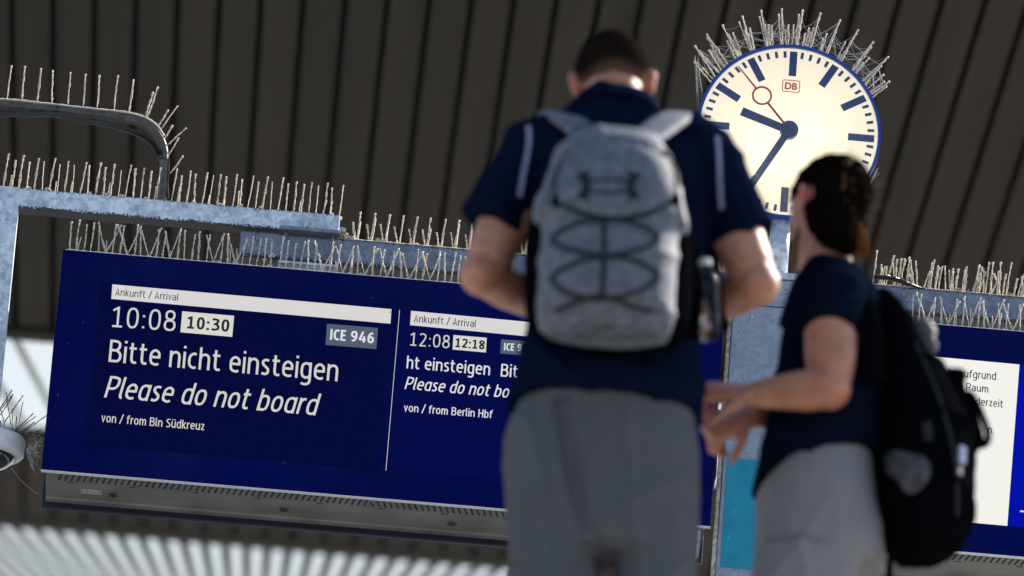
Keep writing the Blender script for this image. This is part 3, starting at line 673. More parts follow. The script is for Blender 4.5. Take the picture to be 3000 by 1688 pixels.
# dark hanger between board and column, small bracket under the right end
bm = bmesh.new(); a1 = at(2096, 1270, 22.1); a2 = at(2110, 1415, 22.1)
box(bm, (SX0 + SW + 0.001, 22.06, a2.z), (cx - 0.015, 22.2, SZ1 - 0.3), 0.003); mesh_obj('side_hanger', bm, BLACKP, board, origin=a1)
bm = bmesh.new(); x = SX0 + SW
tube(bm, smoothline([(x - 0.03, YS + 0.03, SZ0 - 0.004), (x - 0.032, YS + 0.03, SZ0 - 0.07), (x - 0.036, YS + 0.03, SZ0 - 0.09), (x - 0.05, YS + 0.03, SZ0 - 0.1), (x - 0.07, YS + 0.03, SZ0 - 0.1)]), 0.006, 8)
mesh_obj('cable_bracket', bm, STEEL, board, origin=(x, YS, SZ0), smooth=True)

# second display, right of the column
SX2 = cx + CW + 0.025
board2, cs2, fp2 = display(SX2, 'navy blue information display board with white lit text panel behind the black backpack', 'information_display', dz=-0.012)
def z5(x, y): return 2550 + x / 1.9644, 950 + y / 1.9644
wl = plate('screen', [(2630, 1035), z5(858, 232), z5(788, 1160), (2600, 1509)], Y1, SCRW, board2)
bs = plate('screen', [z5(860, 231), (3190, 1085), (3150, 1557), z5(790, 1160)], Y1, SCRB, board2)
plate('white_dash', [z5(862, 1071), z5(960, 1080), z5(959, 1089), z5(861, 1080)], Y2, TXTB, bs)
def T5(body, L, R, cap, off=0.115): lettering('lettering', body, z5(*L), z5(*R), cap / 1.9644, Y2, TXD, wl, 0, off)
T5('tz aufgrund', (448, 298), (722, 322), 46); T5('n Raum', (505, 377), (678, 395), 44); T5('t derzeit', (570, 460), (763, 481), 44); T5('n.', (675, 627), (710, 630), 44)

# ================================================================== CLOCK
YCL = 22.03
cc = at(2310.9, 385, YCL); CR = 0.2745; DRY = 0.075
clock = thing('station_clock', 'round backlit station clock with blue rim and bars on top of the column', 'clock', (cc.x, YCL + DRY / 2, top + 0.01))
def disc(bm, c, r, y, th, n=96, r_in=0.0):
    c = Vector(c)
    if r_in <= 0:
        ring_loft(bm, [[Vector((c.x + math.cos(2 * PI * i / n) * r, yy, c.z + math.sin(2 * PI * i / n) * r)) for i in range(n)] for yy in (y, y + th)])
    else:
        prof = [(r, y), (r, y + th), (r_in, y + th), (r_in, y)]
        rows = [[bm.verts.new((c.x + math.cos(2 * PI * i / n) * pr, py, c.z + math.sin(2 * PI * i / n) * pr)) for pr, py in prof] for i in range(n)]
        for i in range(n):
            for k in range(4): bm.faces.new((rows[i][k], rows[(i + 1) % n][k], rows[(i + 1) % n][(k + 1) % 4], rows[i][(k + 1) % 4]))
bm = bmesh.new(); disc(bm, cc, CR, YCL - 0.004, 0.026, r_in=CR - 0.009)
o = mesh_obj('rim', bm, CLKBLUE, clock, origin=cc)
bm = bmesh.new(); disc(bm, cc, CR - 0.004, YCL + 0.0225, DRY - 0.025, r_in=CR - 0.02); mesh_obj('casing', bm, BLACKP, clock, origin=cc)
DIAL = mat('dial_lit', (0.75, 0.74, 0.70), 0.3)
b_ = DIAL.node_tree.nodes['Principled BSDF']; b_.inputs['Emission Color'].default_value = (1.0, 0.91, 0.74, 1); b_.inputs['Emission Strength'].default_value = 0.50
backlit_dial = True
bm = bmesh.new(); disc(bm, cc, CR - 0.0095, YCL + 0.004, 0.004); dial = mesh_obj('dial', bm, DIAL, clock, origin=cc)
n_, l_, bb_ = nodes(DIAL); t_ = n_.new('ShaderNodeBsdfTranslucent'); t_.inputs[0].default_value = (0.8, 0.76, 0.66, 1); x_ = n_.new('ShaderNodeMixShader'); x_.inputs[0].default_value = 0.5
l_.new(bb_.outputs[0], x_.inputs[1]); l_.new(t_.outputs[0], x_.inputs[2]); l_.new(x_.outputs[0], n_['Material Output'].inputs['Surface'])
LAMP = emit('lamp_tube', (1.0, 0.84, 0.55), 7.5)
for lx, lz in ((-0.07, -0.05), (0.075, -0.06)):
    bm = bmesh.new(); tube(bm, [Vector((cc.x + lx, YCL + 0.045, cc.z + lz - 0.11)), Vector((cc.x + lx, YCL + 0.045, cc.z + lz + 0.13))], 0.011, 12); mesh_obj('lamp_tube', bm, LAMP, clock, origin=cc)
bm = bmesh.new(); disc(bm, cc, CR - 0.021, YCL + 0.068, 0.003); mesh_obj('reflector', bm, WHITEP, clock, origin=cc)
def radial(bm, ang, ra, rb, w, y):
    s, c = math.sin(ang), math.cos(ang); d = Vector((s, 0, c)); q = Vector((c, 0, -s)); o_ = Vector((cc.x, y, cc.z))
    quad_sheet(bm, [o_ + d * ra - q * w / 2, o_ + d * rb - q * w / 2, o_ + d * rb + q * w / 2, o_ + d * ra + q * w / 2])
bm = bmesh.new()
for k in range(60):
    a_ = math.radians(6 * k)
    if k % 5 == 0: radial(bm, a_, 0.177 if k % 15 else 0.1765, 0.2545, 0.0225, YCL + 0.0012)
    else: radial(bm, a_, 0.2345, 0.2545, 0.0088, YCL + 0.0012)
mesh_obj('dial_marks', bm, MARKB, dial, origin=cc)
# emblem: rounded frame and two letters
ec = at(1950 + 761 / 2.07, 523 / 2.07, YCL + 0.001)
bm = bmesh.new(); fw_, fh_, rr, tk = 0.0265, 0.0195, 0.005, 0.0026
def rrect(hw, hh, r, n=6):
    out = []
    for sx, sz, a0 in ((1, 1, 0), (-1, 1, 90), (-1, -1, 180), (1, -1, 270)):
        for i in range(n + 1):
            t = math.radians(a0 + 90 * i / n); out.append(Vector((ec.x + sx * (hw - r) + r * math.cos(t), YCL + 0.001, ec.z + sz * (hh - r) + r * math.sin(t))))
    return out
o1, i1 = rrect(fw_, fh_, rr), rrect(fw_ - tk, fh_ - tk, rr - tk * 0.7)
va = [bm.verts.new(p) for p in o1]; vb = [bm.verts.new(p) for p in i1]
for i in range(len(va)): bm.faces.new((va[i], va[(i + 1) % len(va)], vb[(i + 1) % len(va)], vb[i]))
me = text_mesh('DB', 0, 0.035); e4 = extent(me); bl_ = bmesh.new(); bl_.from_mesh(me)
sx = 0.037 / (e4[1] - e4[0]); sz = 0.0225 / (e4[3] - e4[2])
for v in bl_.verts: v.co = Vector((ec.x + (v.co.x - (e4[0] + e4[1]) / 2) * sx, YCL + 0.001, ec.z + (v.co.y - (e4[2] + e4[3]) / 2) * sz))
m_t = bpy.data.meshes.new('t'); bl_.to_mesh(m_t); bl_.free(); bm.from_mesh(m_t); bpy.data.meshes.remove(m_t)
mesh_obj('emblem', bm, LOGORED, dial, origin=ec)
def hand(name, ang, ra, rb, wa, wb, y, m):
    s, c = math.sin(ang), math.cos(ang); d = Vector((s, 0, c)); q = Vector((c, 0, -s)); o_ = Vector((cc.x, y, cc.z))
    bm = bmesh.new(); quad_sheet(bm, [o_ + d * ra - q * wa / 2, o_ + d * rb - q * wb / 2, o_ + d * rb + q * wb / 2, o_ + d * ra + q * wa / 2], 0.002)
    return bm
def ang_of(px, py):
    p = at(px, py, YCL); return math.atan2(p.x - cc.x, p.z - cc.z)
ah = ang_of(1950 + 455 / 2.07, 678 / 2.07); am = ang_of(1950 + 525 / 2.07, 1120 / 2.07); as_ = ang_of(1950 + 428 / 2.07, 400 / 2.07)
mesh_obj('hour_hand', hand('h', ah, 0, 0.152, 0.024, 0.027, YCL - 0.008, HANDB), HANDB, clock, origin=cc)
mesh_obj('minute_hand', hand('m', am, 0, 0.215, 0.0215, 0.0195, YCL - 0.012, HANDB), HANDB, clock, origin=cc)
bm = hand('s', as_, 0, 0.108, 0.0065, 0.0065, YCL - 0.016, RED)
b2 = hand('s', as_, 0.157, 0.248, 0.0055, 0.003, YCL - 0.016, RED)
m_t = bpy.data.meshes.new('t'); b2.to_mesh(m_t); b2.free(); bm.from_mesh(m_t); bpy.data.meshes.remove(m_t)
disc(bm, cc + Vector((math.sin(as_), 0, math.cos(as_))) * 0.1325, 0.030, YCL - 0.0165, 0.002, 48, 0.0245)
mesh_obj('second_hand', bm, RED, clock, origin=cc)
bm = bmesh.new(); disc(bm, cc, 0.027, YCL - 0.02, 0.02, 40); mesh_obj('hub', bm, HANDB, clock, origin=cc)
bm = bmesh.new(); prof_ = [(0.0, -0.034)] + [((CR - 0.0095) * math.sin(t) / math.sin(0.7), -0.034 + 0.032 * (1 - math.cos(t)) / (1 - math.cos(0.7))) for t in [0.7 * i / 10 for i in range(1, 11)]]
rows = [[bm.verts.new((cc.x + r * math.cos(2 * PI * i / 72), YCL + y, cc.z + r * math.sin(2 * PI * i / 72))) for i in range(72)] for r, y in prof_[1:]]
c0_ = bm.verts.new((cc.x, YCL - 0.034, cc.z))
for i in range(72):
    bm.faces.new((c0_, rows[0][i], rows[0][(i + 1) % 72]))
    for k in range(len(rows) - 1): bm.faces.new((rows[k][i], rows[k + 1][i], rows[k + 1][(i + 1) % 72], rows[k][(i + 1) % 72]))
mesh_obj('cover_glass', bm, COVER, clock, origin=cc, smooth=True)
bm = bmesh.new(); cyl(bm, (cc.x - 0.004, YCL + 0.04, top + 0.012), (cc.x - 0.004, YCL + 0.04, cc.z - CR + 0.004), 0.03, 24)
mesh_obj('neck', bm, GALV, clock, origin=(cc.x, YCL + 0.06, top), smooth=True)

# ================================================================== CONDUIT
def zc(x, y): return x / 2.415, 150 + y / 2.415
YPI = 22.16
conduit = thing('conduit_pipe', 'bent grey conduit pipe curving down onto the galvanised beam with black cable below', 'pipe', at(474, 585, YPI))
pp = [(-140, 362), (0, 375), (400, 415), (750, 455), (860, 473), (960, 492), (1030, 522), (1085, 562), (1128, 615), (1152, 675), (1161, 740), (1158, 850), (1148, 1050)]
pp3 = smoothline([at(*zc(x, y), YPI) for x, y in pp], 6)
bm = bmesh.new(); tube(bm, pp3, 0.0128, 16); pipe = mesh_obj('pipe', bm, PIPE, conduit, smooth=True, origin=at(474, 585, YPI))
bm = bmesh.new(); tube(bm, [at(*zc(752, 455), YPI), at(*zc(834, 466), YPI)], 0.0142, 16); mesh_obj('coupling', bm, PIPE, conduit, origin=at(311, 338, YPI))
def corrugated(pts, r, name, y_):
    line = smoothline([at(*zc(x, y), y_) for x, y in pts], 40)
    bm = bmesh.new(); tube(bm, line, [r * (1.0 if i % 2 else 0.84) for i in range(len(line))], 10)
    return mesh_obj(name, bm, CABLE, conduit, origin=line[0])
corrugated([(-140, 440), (0, 446), (200, 449), (400, 450), (600, 494), (800, 530), (950, 576), (1050, 628), (1105, 690), (1130, 735)], 0.0088, 'corrugated_cable', YPI - 0.016)
corrugated([(1186, 760), (1188, 850), (1180, 940), (1188, 1040)], 0.0055, 'corrugated_cable', YPI - 0.002)
corrugated([(-140, 420), (0, 426), (150, 432), (300, 437), (420, 432)], 0.005, 'thin_cable', YPI - 0.006)
for x, y, dx, dy in ((405, 424, 0.2, 1), (1153, 768, 1, 0)):
    p = at(*zc(x, y), YPI); bm = bmesh.new()
    q = at(*zc(x + dy * 6, y + dx * 6 if dy else y + 8), YPI)
    ax = (at(*zc(x + 8, y + 1), YPI) - p) if dy else (at(*zc(x - 0.5, y + 8), YPI) - p)
    ax.normalize()
    tube(bm, [p - ax * 0.002, p + ax * 0.002], 0.0145 if not dy else 0.0185, 16); mesh_obj('cable_tie', bm, BLACKP, conduit, origin=p)

# ================================================================== BIRD SPIKES
def crust_mesh(name, seed, m, crust=1.0):
    r = random.Random(seed); bm = bmesh.new(); n = 26
    pts, rad = [], []
    x = y = 0.0
    for i in range(n + 1):
        t = i / n
        x += r.uniform(-0.0004, 0.0004); y += r.uniform(-0.0004, 0.0004)
        pts.append((x, y, 0.1 * t))
        base = 0.0008 + crust * (0.0004 + 0.0021 * max(0, noise.noise((seed * 3.1, t * 9, 0)) + 0.28))
        base += crust * r.uniform(-0.0006, 0.0007)
        if t < 0.12: base *= 0.7
        if t > 0.93: base = 0.0022 * crust + 0.0006
        rad.append(max(0.0007, base))
    tube(bm, pts, rad, 6)
    if crust > 0.5:
        for k in range(r.randint(1, 4)):
            t = r.uniform(0.1, 0.95); q = Vector(pts[int(t * n)]); s = r.uniform(0.0016, 0.0032)
            ball(bm, q + Vector((r.uniform(-1, 1), r.uniform(-1, 1), 0)) * 0.0012, (s, s, s * r.uniform(1, 2)), 6, 5)
    bmesh.ops.recalc_face_normals(bm, faces=bm.faces)
    me = bpy.data.meshes.new(name); bm.to_mesh(me); bm.free(); me.materials.append(m)
    for p in me.polygons: p.use_smooth = True
    return me
CRUST = [crust_mesh('spike', s, DUST, 1.0) for s in range(8)]
THINM = [crust_mesh('spike', 40 + s, DUST, 0.35) for s in range(3)]
DARKM = [crust_mesh('spike', 60 + s, DARKSPIKE, 0.45) for s in range(3)]
def spike(root, base, tip, kind=None):
    me = rnd.choice(kind or (CRUST if rnd.random() < 0.85 else THINM))
    o = bpy.data.objects.new('spike', me); COL.objects.link(o)
    d = Vector(tip) - Vector(base); L_ = d.length
    q = d.to_track_quat('Z', 'Y') @ Matrix.Rotation(rnd.uniform(0, 6.28), 3, 'Z').to_quaternion()
    o.rotation_mode = 'QUATERNION'; o.rotation_quaternion = q
    s = rnd.uniform(0.9, 1.3); o.scale = (s, s, L_ / 0.1)
    o.parent = root; o.location = Vector(base) - root.location
    return o
def lump(bm, c, s, seed):
    r = random.Random(seed)
    for k in range(7):
        q = Vector(c) + Vector((r.uniform(-1, 1), r.uniform(-0.6, 0.6), r.uniform(0, 1.1))) * s
        ss = s * r.uniform(0.25, 0.7); ball(bm, q, (ss * r.uniform(.6, 1.3), ss, ss * r.uniform(.6, 1.3)), 7, 5)
SG = 'bird spike strips'
def strip(label, p0):
    return thing('bird_spike_strip', label, 'bird spikes', p0, SG)
def foot_mesh(root, bases, y, z, m=FOOT, wide=0.008, hgt=0.0035, rail=True):
    bm = bmesh.new(); xs = [b.x for b in bases]
    if rail: box(bm, (min(xs) - 0.01, y - 0.012, z + 0.0006), (max(xs) + 0.01, y + 0.012, z + 0.0018))
    for b in bases:
        ww = wide * rnd.choice((0.45, 0.5, 1.0)); box(bm, (b.x - ww, y - 0.006, z + 0.002), (b.x + ww, y + 0.006, z + 0.002 + hgt))
    return mesh_obj('spike_base', bm, m, root, origin=root.location)

# conduit row
s1 = strip('row of dusty bird spikes fanning along the bent conduit pipe', at(150, 300, YPI))
for (bx, by, tx, ty) in ((-60, 330, -30, 95), (50, 335, 80, 100), (155, 348, 182, 108), (262, 360, 288, 122), (368, 372, 375, 135), (480, 385, 498, 148), (588, 400, 605, 163), (688, 408, 708, 172), (805, 415, 830, 172), (912, 430, 944, 203),
                         (1028, 462, 1080, 292), (1042, 468, 1122, 255), (1118, 530, 1190, 415), (1140, 548, 1255, 385), (1165, 612, 1222, 525), (1185, 660, 1318, 543), (1192, 732, 1262, 612), (1205, 862, 1298, 745)):
    spike(s1, at(*zc(bx, by + 4), YPI), at(*zc(tx, ty), YPI + rnd.uniform(-0.01, 0.01)), CRUST)
bm = bmesh.new()
edge_pts = [at(*zc(x, y), YPI) for x, y in ((-60, 338), (100, 345), (262, 363), (480, 388), (688, 411), (860, 428), (960, 446), (1040, 475), (1110, 525), (1160, 600))]
tube(bm, smoothline(edge_pts, 6), [0.0034 + 0.0008 * math.sin(i * 2.3) for i in range(len(edge_pts) * 6 - 5)], 6); mesh_obj('spike_base', bm, DUST, s1, origin=s1.location)
# beam row
zt = bt.z
s2 = strip('long upright row of dusty bird spikes on top of the galvanised upper beam', (at(500, 580, YB).x, YB + 0.03, zt))
x = at(*zc(25, 940), YB).x; bases = []; k = 0
while x < bt.x - 0.004:
    y = YB + (0.018 if k % 2 == 0 else 0.04); b_ = Vector((x, y, zt + 0.002)); bases.append(b_)
    h = 0.098 if k % 2 else 0.09
    lean = rnd.uniform(-0.003, 0.004) if k % 2 else rnd.uniform(0.003, 0.011)
    dy = 0.0 if k % 2 else -0.035
    spike(s2, b_, b_ + Vector((lean, dy, h * rnd.uniform(0.95, 1.05))))
    if rnd.random() < 0.3:
        spike(s2, b_ + Vector((-0.005, 0.0, 0)), b_ + Vector((rnd.uniform(-0.004, 0.004), -0.02, rnd.uniform(0.03, 0.06))), THINM + CRUST[:2])
    x += 0.0226; k += 1
foot_mesh(s2, bases, YB + 0.03, zt, DUST, rail=True, hgt=0.002)
bm = bmesh.new()
for i in range(16): lump(bm, (rnd.uniform(bases[3].x, bases[-1].x), YB + 0.008, zt + 0.002), rnd.uniform(0.003, 0.006), i)
mesh_obj('dust_clumps', bm, DUST, s2, origin=s2.location)
# arrival board row
def board_row(x0, x1, label, seed):
    r = random.Random(seed); z = SZ1
    root = strip(label, ((x0 + x1) / 2, YS + 0.014, z)); bases = []; x = x0; k = 0
    while x < x1:
        b_ = Vector((x, YS + 0.014, z + 0.003)); bases.append(b_)
        H = 0.093
        m_ = k % 3
        if m_ == 0: dirs = [(0.012, -0.01, 1.0)]
        elif m_ == 1: dirs = [(0.07 if k % 2 else -0.04, 0.0, 0.98)]
        else: dirs = [(0.36 if k % 2 else 0.30, 0.1, 1.0), (-0.30, 0.1, 1.0)] if r.random() < 0.8 else [(0.05, 0, 1)]
        for d in dirs:
            v = Vector((d[0] + r.uniform(-0.05, 0.05), d[1] + r.uniform(-0.08, 0.08), d[2])) * H * r.uniform(0.9, 1.08)
            spike(root, b_ + Vector((r.uniform(-0.003, 0.003), 0, 0)), b_ + v)
        if r.random() < 0.25: spike(root, b_ + Vector((0.004, 0, 0)), b_ + Vector((r.uniform(-0.003, 0.008), 0, r.uniform(0.035, 0.06))), THINM)
        x += 0.0212; k += 1
    foot_mesh(root, bases, YS + 0.012, z)
    bm = bmesh.new()
    for i in range(int((x1 - x0) * 12)): lump(bm, (r.uniform(x0, x1), YS + 0.012, z + 0.003 + (r.uniform(0.01, 0.05) if r.random() < 0.3 else 0)), r.uniform(0.003, 0.007), seed + i)
    mesh_obj('dust_clumps', bm, DUST, root, origin=root.location)
    return root
board_row(at(202, 735, YS).x, at(1420, 840, YS).x, 'long row of crossing dusty bird spikes along the top of the arrival board', 3)
board_row(at(2672, 955, YS).x, at(3030, 985, YS).x, 'row of crossing dusty bird spikes along the top of the white-screen information board', 9)
# crossbar rows
def crossbar_row(x0, x1, label, seed, dense):
    r = random.Random(seed); z = ct.z; yb = YC + 0.02
    root = strip(label, ((x0 + x1) / 2, yb, z)); bases = []; x = x0
    while x < x1:
        b_ = Vector((x, yb, z + 0.002)); bases.append(b_)
        if not dense:
            spike(root, b_, b_ + Vector((0.006, 0.0, 0.093)), CRUST); spike(root, b_ + Vector((0.003, 0, 0)), b_ + Vector((0.007, 0.01, r.uniform(0.06, 0.09))), THINM)
            spike(root, b_ + Vector((-0.004, 0, 0)), b_ + Vector((-0.016, -0.01, r.uniform(0.045, 0.06))))
            x += 0.0415
        else:
            for k in range(r.choice((1, 2, 2))):
                spike(root, b_ + Vector((r.uniform(-0.006, 0.006), 0, 0)), b_ + Vector((r.uniform(-0.03, 0.03) if r.random() < 0.3 else r.uniform(0.004, 0.016), r.uniform(-0.02, 0.01), r.uniform(0.055, 0.108))), CRUST)
            x += r.uniform(0.010, 0.021)
    bm = bmesh.new(); box(bm, (x0 - 0.01, yb - 0.016, z + 0.0006), (x1 + 0.01, yb + 0.03, z + 0.003)); mesh_obj('spike_base', bm, DUST, root, origin=root.location)
    bm = bmesh.new()
    for i in range(int((x1 - x0) * 14)): lump(bm, (r.uniform(x0, x1), yb - 0.008, z + 0.003), r.uniform(0.003, 0.008), seed + i)
    mesh_obj('dust_clumps', bm, DUST2 if dense else DUST, root, origin=root.location)
    return root
r_ = crossbar_row(at(1046, 703, YC).x, at(1560, 748, YC).x, 'sparse row of paired bird spikes on the crossbar left of the tall man', 21, False)
bm = bmesh.new(); lump(bm, (at(1010, 695, YC).x, YC + 0.005, ct.z + 0.001), 0.012, 5); lump(bm, (at(1026, 695, YC).x, YC + 0.006, ct.z + 0.001), 0.009, 8)
mesh_obj('dust_clumps', bm, DUST, r_, origin=r_.location)
crossbar_row(at(2560, 835, YC).x, at(3030, 880, YC).x, 'thick uneven row of bird spikes on the crossbar right of the ponytailed person', 31, True)
s5 = strip('few bird spikes seen between the right arm and body of the tall man', (at(2100, 790, YC).x, YC + 0.02, ct.z))
for i in range(5):
    b_ = Vector((at(2086, 790, YC).x + i * 0.012, YC + 0.02, ct.z + 0.002)); spike(s5, b_, b_ + Vector((rnd.uniform(-0.01, 0.01), 0, rnd.uniform(0.05, 0.09))))
bm = bmesh.new(); q = s5.location; box(bm, (q.x - 0.04, q.y - 0.012, q.z + 0.0006), (q.x + 0.05, q.y + 0.012, q.z + 0.003)); mesh_obj('spike_base', bm, DUST, s5, origin=q)
# small loose corrugated cable on the crossbar at the right
cb = [at(x, y, YC + 0.01) for x, y in ((2560, 812), (2600, 814), (2640, 824), (2686, 844), (2730, 856))]
bm = bmesh.new(); ln = smoothline(cb, 30); tube(bm, ln, [0.0085 * (1 if i % 2 else 0.84) for i in range(len(ln))], 10)
tag(mesh_obj('loose_cable', bm, CABLE, origin=cb[0]), 'black corrugated cable end lying among the spikes on the crossbar', 'cable')
# clock crown
s6 = strip('crown of frosted bird spikes standing out round the top of the clock rim', (cc.x, YCL + 0.05, cc.z + CR))
ck = ((280, 468, 172, 372), (270, 455, 190, 380), (300, 430, 178, 275), (308, 415, 205, 325), (318, 410, 200, 310), (340, 395, 265, 300), (350, 380, 275, 310), (375, 360, 252, 205), (362, 347, 245, 230), (345, 375, 280, 270), (420, 330, 375, 245), (440, 310, 345, 150), (452, 305, 405, 200), (445, 318, 380, 210),
      (530, 272, 465, 95), (515, 278, 450, 130), (542, 266, 505, 170), (525, 275, 480, 180), (608, 252, 565, 100), (625, 250, 582, 60), (630, 250, 610, 180), (638, 248, 625, 150), (655, 246, 645, 152), (612, 252, 600, 150), (700, 240, 688, 85), (710, 240, 708, 52), (735, 240, 730, 180), (748, 240, 748, 150), (768, 240, 778, 152),
      (795, 240, 805, 85), (808, 242, 825, 60), (800, 241, 812, 110), (838, 246, 840, 200), (852, 248, 868, 170), (866, 251, 878, 195), (885, 256, 898, 170), (890, 258, 940, 78), (950, 280, 958, 230), (958, 282, 982, 205), (980, 292, 1055, 118), (990, 296, 1030, 190), (1055, 332, 1092, 255), (1065, 342, 1170, 182), (1085, 350, 1130, 250), (1075, 345, 1160, 200),
      (1135, 395, 1262, 252), (1145, 403, 1250, 285), (1170, 425, 1232, 350), (1165, 420, 1200, 380), (1205, 465, 1350, 340), (1212, 475, 1335, 372), (1230, 500, 1268, 430), (1222, 490, 1310, 400), (1240, 520, 1320, 448), (1262, 555, 1355, 490), (1270, 572, 1340, 520), (1255, 545, 1330, 500))
tips = []
for bx, by, tx, ty in ck:
    f_ = lambda x, y, Y: at(1950 + x / 2.07, y / 2.07, Y)
    b0 = f_(bx, by, YCL); v = Vector((b0.x - cc.x, 0, b0.z - cc.z)).normalized() * (CR - 0.001)
    yy = YCL + rnd.choice((0.02, 0.03, 0.05)); b0 = Vector((cc.x + v.x, yy, cc.z + v.z))
    t0 = f_(tx, ty, YCL + 0.03); tips.append(t0); spike(s6, b0, t0, CRUST)
bm = bmesh.new()
angs = [math.radians(a) for a in range(-62, 70, 3)]
tube(bm, [Vector((cc.x + math.sin(a) * (CR + 0.0012), YCL + 0.035, cc.z + math.cos(a) * (CR + 0.0012))) for a in angs], 0.0012, 6, flat=None); mesh_obj('spike_base', bm, CLKBLUE, s6, origin=s6.location)
# webs on the clock spikes
def strand(bm, a, b, sag, r=0.00045, n=8):
    a, b = Vector(a), Vector(b); out = []
    for i in range(n + 1):
        t = i / n; p = a.lerp(b, t); p.z -= sag * 4 * t * (1 - t); p += Vector((rnd.uniform(-1, 1), rnd.uniform(-1, 1), rnd.uniform(-1, 1))) * 0.0006
        out.append(p)
    tube(bm, out, r, 3)
bm = bmesh.new()
for i in range(len(tips) - 1):
    for k in range(3):
        j = min(len(tips) - 1, i + rnd.randint(1, 5))
        a, b = tips[i], tips[j]
        if (a - b).length < 0.13:
            ca = cc + Vector((0, 0.03, 0)); f1, f2 = rnd.uniform(0.1, 0.95), rnd.uniform(0.1, 0.95)
            va = (a - ca); vb = (b - ca); va = ca + va * (1 + (CR / va.length - 1) * (1 - f1)); vb = ca + vb * (1 + (CR / vb.length - 1) * (1 - f2))
            strand(bm, va, vb, rnd.uniform(0, 0.012), rnd.choice((0.0003, 0.0004, 0.0006)))
tag(mesh_obj('cobweb', bm, WEB, origin=cc), 'fine grey cobwebs strung between the spikes on top of the clock', 'cobweb'); bm = bmesh.new()
for k in range(10):
    p1 = at(1950 + rnd.uniform(172, 200) / 2.07, rnd.uniform(330, 400) / 2.07, YCL + 0.03); p2 = at(1950 + rnd.uniform(180, 235) / 2.07, rnd.uniform(500, 740) / 2.07, YCL + 0.03); strand(bm, p1, p2, 0, 0.0004)
tag(mesh_obj('cobweb', bm, WEB, origin=cc), 'pale cobweb threads hanging down the left edge of the clock', 'cobweb'); bm = bmesh.new()
for k in range(8):
    p1 = at(1950 + rnd.uniform(1250, 1300) / 2.07, rnd.uniform(1000, 1060) / 2.07, YCL + 0.05); p2 = at(1950 + rnd.uniform(1210, 1250) / 2.07, rnd.uniform(1080, 1150) / 2.07, YCL + 0.05); strand(bm, p1, p2, 0, 0.0004)
tag(mesh_obj('cobweb', bm, WEB, origin=cc), 'short cobweb threads at the lower right edge of the clock beside the dark hair', 'cobweb')

# ================================================================== DOME CAMERA
YD = 22.16
dc = at(-42, 1283, YD)
cctv = thing('dome_camera', 'white dome security camera hanging under the gantry post', 'security camera', dc)
bm = bmesh.new(); R0 = 0.117
def lathe(bm, c, prof, n=48):
    rows = [[Vector((c.x + r * math.cos(2 * PI * i / n), c.y + r * math.sin(2 * PI * i / n), c.z + z)) for i in range(n)] for r, z in prof]
    ring_loft(bm, rows)
lathe(bm, dc, [(R0 - 0.012, 0.004), (R0 - 0.003, 0.002), (R0, -0.004), (R0 - 0.001, -0.046), (R0 - 0.006, -0.052), (R0 - 0.024, -0.056), (R0 - 0.026, -0.05), (R0 - 0.027, 0.0)])
mesh_obj('housing', bm, WHITEP, cctv, origin=dc, smooth=False)
bm = bmesh.new(); c = dc + Vector((0, 0, -0.052)); rd = R0 - 0.027
lathe(bm, c, [(rd * math.cos(t), -rd * 0.5 * math.sin(t)) for t in [math.radians(a) for a in range(0, 90, 9)]] + [(0.002, -rd * 0.5)])
mesh_obj('dome_glass', bm, DOME, cctv, origin=c, smooth=True)
bm = bmesh.new(); lathe(bm, c, [(rd + 0.0015, 0.0), (rd + 0.0025, -0.004), (rd + 0.0005, -0.006), (rd - 0.001, -0.003)]); mesh_obj('trim_ring', bm, STEEL, cctv, origin=c, smooth=True)
bm = bmesh.new(); cyl(bm, dc + Vector((0.012, -0.01, 0.004)), Vector((dc.x + 0.012, dc.y - 0.01, pb + 0.002)), 0.03); mesh_obj('mount', bm, GALV, cctv, origin=dc)
s7 = strip('scattered bird spikes coloured as a dark silhouette sticking up from the dome camera', dc)
for bx, by, tx, ty in ((140, 650, 80, 210), (155, 655, 143, 408), (193, 668, 191, 500), (215, 640, 284, 325), (185, 665, 405, 462), (205, 660, 433, 497), (250, 700, 415, 568), (270, 700, 570, 477), (25, 612, 284, 247), (-20, 430, 148, 175), (-20, 445, 157, 230), (-5, 490, 153, 270), (285, 735, 500, 668), (60, 630, 20, 420)):
    spike(s7, at(bx / 4.14, 1100 + by / 4.14, YD - 0.03), at(tx / 4.14, 1100 + ty / 4.14, YD - 0.03), DARKM)
bm = bmesh.new()
for k in range(40):
    p1 = at(rnd.uniform(75, 80) if k % 2 else rnd.uniform(76, 110), rnd.uniform(1285, 1330), YD - 0.03); p2 = at(rnd.uniform(90, 128), rnd.uniform(1255, 1400), YD - 0.03)
    if (p1 - p2).length < 0.09: strand(bm, p1, p2, rnd.uniform(0, 0.006), 0.0003)
strand(bm, at(30, 1368, YD), at(118, 1450, YD), 0.01, 0.0004)
tag(mesh_obj('cobweb', bm, WEB, origin=dc), 'thin cobweb stretched from the dome camera to the blue board edge', 'cobweb')
